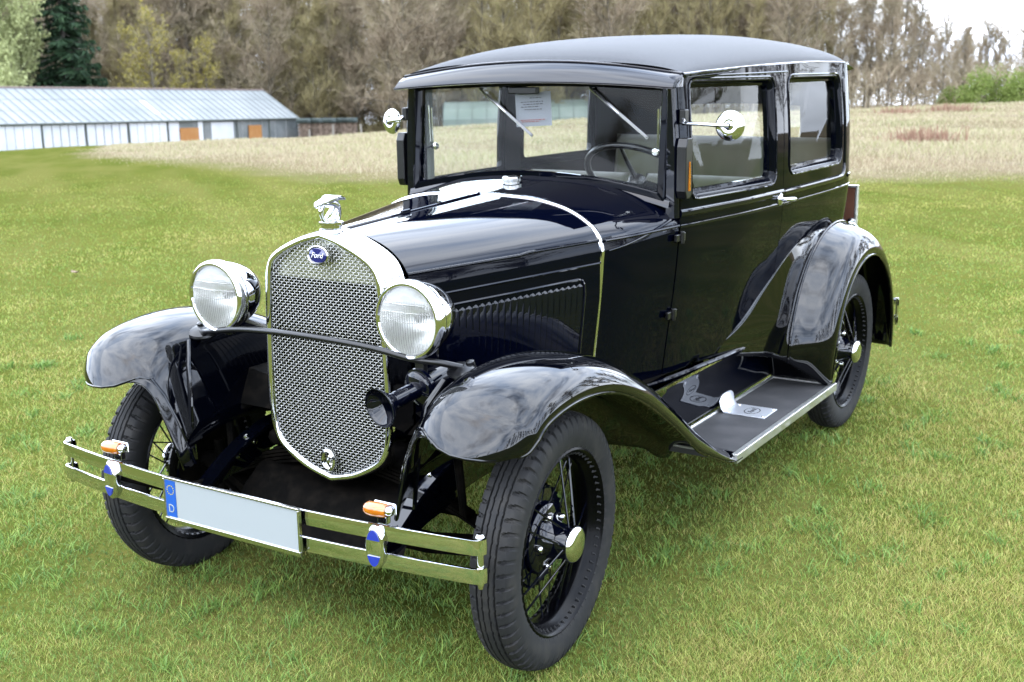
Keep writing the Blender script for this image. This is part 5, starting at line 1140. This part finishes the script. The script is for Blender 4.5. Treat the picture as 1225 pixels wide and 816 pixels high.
def wallq(name, s0, s1, h0, h1, m, t=0.0, par=gh, thick=.05):
    mb = MB(); mb.grid([[gp(s, t, h) for h in (h0, h1)] for s in (s0, s1)]); return mb.build(name, m, par, smooth=False, solid=thick)
for s0, s1 in zip(bays[:-1], bays[1:]):
    w_ = wallq('wall_panel', s0+.12, s1-.12, -WH-.3, -.10, GWALL); mb = MB()
    for k in range(1, 5): s = s0+.12+(s1-s0-.24)*k/5; mb.tube([gp(s, -.05, -WH), gp(s, -.05, -.1)], .022, 4)
    mb.build('panel_joint', GBAR, w_, smooth=False)
    wallq('base_board', s0, s1, -WH-.4, -WH+.08, mat('base_timber', (.33, .2, .1), .8), -.06)
sb = px_s(210)
wallq('white_panel', px_s(212), px_s(224), -WH-.6, -.1, GWALL); wallq('side_glazing', px_s(224), px_s(364), -WH-.7, -.1, GGLASS, .04)
wallq('white_panel', px_s(246), px_s(252), -WH-.6, -.1, GWALL); wallq('white_panel', px_s(262), px_s(288), -WH+.5, -.25, GWALL, .0)
for p0, p1, h in ((224, 246, -.62), (305, 320, -.55)): wallq('orange_door', px_s(p0), px_s(p1), -WH-.6, h, GORANGE, -.04)
for p0, p1 in ((264, 284), (322, 350)): wallq('timber_pile', px_s(p0), px_s(p1), -WH-.6, -WH+.28, GORANGE, -.30)
mb = MB()
for p in (298, 308, 322, 337, 350): s = px_s(p); mb.tube([gp(s, 0, -WH-.6), gp(s, 0, -.1)], .03, 4)
mb.tube([gp(px_s(364), -.1, -WH-.6), gp(px_s(364), -.1, -.05)], .14, 4); mb.build('glazing_frame', mat('pale_frame', (.5, .52, .5), .6), gh, smooth=False)
mb = MB(); g0 = [gp(Lg, t, h) for t, h in ((0, -.06), (WG/2, RH-.03), (WG, -.06), (WG, -WH-.8), (0, -WH-.8))]; mb.add(g0, [(0, 1, 2, 3, 4)]); mb.build('gable', GGLASS, gh, smooth=False)
mb = MB(); mb.add([gp(0, t, h) for t, h in ((0, -.06), (WG/2, RH-.03), (WG, -.06), (WG, -WH-.8), (0, -WH-.8))], [(0, 1, 2, 3, 4)]); mb.build('gable', GGLASS, gh, smooth=False)
mb = MB(); mb.grid([[gp(s, WG, h) for h in (-WH-.8, -.06)] for s in (0, Lg)]); mb.build('back_wall', GWALL, gh, smooth=False)
# one odd pale roof pane
mb = MB(); s = px_s(205); mb.add([gp(s, WG/2*.05, RH*.05+.025), gp(s+.75, WG/2*.05, RH*.05+.025), gp(s+.75-.0, WG/2*.62, RH*.62+.03), gp(s, WG/2*.62, RH*.62+.03)], [(0, 1, 2, 3)]); mb.build('replaced_pane', mat('pale_pane', (.66, .58, .48), .5), gr, smooth=False)

# ---- log stacks, fence posts
LOG = mat('cut_log_ends', (.20, .14, .10), .9, var=(4, (.36, .27, .20), .35, .65)); TARP = mat('green_tarpaulin', (.035, .06, .055), .6, var=(2, (.06, .09, .08), .4, .7))
mbp = None
for i, (px, D, w) in enumerate(((372, 104, 1.1), (384, 104.5, 1.35), (399, 104.5, 1.5), (413, 105, 1.3), (426, 105, 1.2))):
    S, _ = P2(px, D); zc = 1.634-D*(147-88)/1409.2; e = empty('log_stack', W3(S, D)); ztop = 1.634-D*(140-88)/1409.2; H_ = ztop-e.location.z
    mb = MB(); fx, fy = Vector((RD[0], RD[1], 0)), Vector((-FD[0], -FD[1], 0)); y_ = 0
    rr = .085; zz_ = rr
    while zz_ < H_:
        xx_ = -w/2+rr+(rr if int(zz_/rr/1.75) % 2 else 0)
        while xx_ < w/2-rr*.5:
            q = rr*random.uniform(.75, 1.05); mb.lathe([(0, .45+random.uniform(-.05, .05)), (q, .44), (q, -.4)], fx*xx_+Vector((0, 0, zz_)), fy, 7); xx_ += rr*2
        zz_ += rr*1.75
    mb.build('logs', LOG, e, smooth=False)
    mb = MB(); mb.grid([[fx*a*(w/2+.08)+fy*b+Vector((0, 0, H_+.06-c_)) for b, c_ in ((.6, .35), (.55, .0), (0, -.05), (-.55, 0))] for a in (-1, -.3, .4, 1)]); mb.build('cover', TARP, e, solid=.03)
    tag(e, ['log stack touching the right end of the greenhouse', 'log stack second from the greenhouse under a green cover', 'middle log stack of the row right of the greenhouse', 'log stack second from the right end of the row', 'rightmost log stack of the row beyond the greenhouse'][i], 'log stack')
POSTW = mat('weathered_post', (.34, .31, .26), .9)
for i, (px, D, h, lb_) in enumerate(((377, 92, 1.15, 'short pale fence post in front of the first log stack'), (405, 96, 1.3, 'pale fence post in front of the middle log stack'), (439, 97, 1.35, 'leaning pale fence post right of the log stacks'), (479, 98, 1.4, 'pale fence post at the left edge of the car windscreen'))):
    S, _ = P2(px, D); e = W3(S, D); zt = 1.634-D*({377: 152, 405: 146, 439: 146, 479: 146}[px]-88)/1409.2
    mb = MB(); mb.tube([(0, 0, -.2), (.02 if i != 2 else -.12, 0, zt-e.z)], [.085, .075], 8); o = mb.build('fence_post', POSTW, None); o.location = e; tag(o, lb_, 'post')
# polytunnel seen through the windscreen
pe = empty('polytunnel', (0, 0, 0)); tag(pe, 'low grey-green greenhouse seen through the windscreen of the car', 'greenhouse')
mb = MB(); rows = []; D0 = 108
for k in range(13):
    px = 535+k*(740-535)/12; S, _ = P2(px, D0+k*.4); zt = 1.634-D0*(122-87)/1409.2; zb_ = 1.634-D0*(147-87)/1409.2; rows.append([W3(S, D0+dd+k*.4, zb_-.8+(zt-zb_+.8)*hh) for dd, hh in ((0, 0), (.02, .45), (.6, .78), (1.8, .95), (3, 1.0), (4.2, .95), (5.4, .78), (6, .45), (6, 0))])
mb.grid(rows); mb.build('tunnel_cover', mat('tunnel_film', (.24, .29, .25), .7, spec=.1, var=(.5, (.34, .38, .34), .4, .7)), pe, angle=30)
mb = MB()
for r_ in rows: mb.tube([tuple(p+Vector((0, 0, .01))) for p in r_], .04, 4, cap=False)
mb.build('hoop', GPOST, pe)
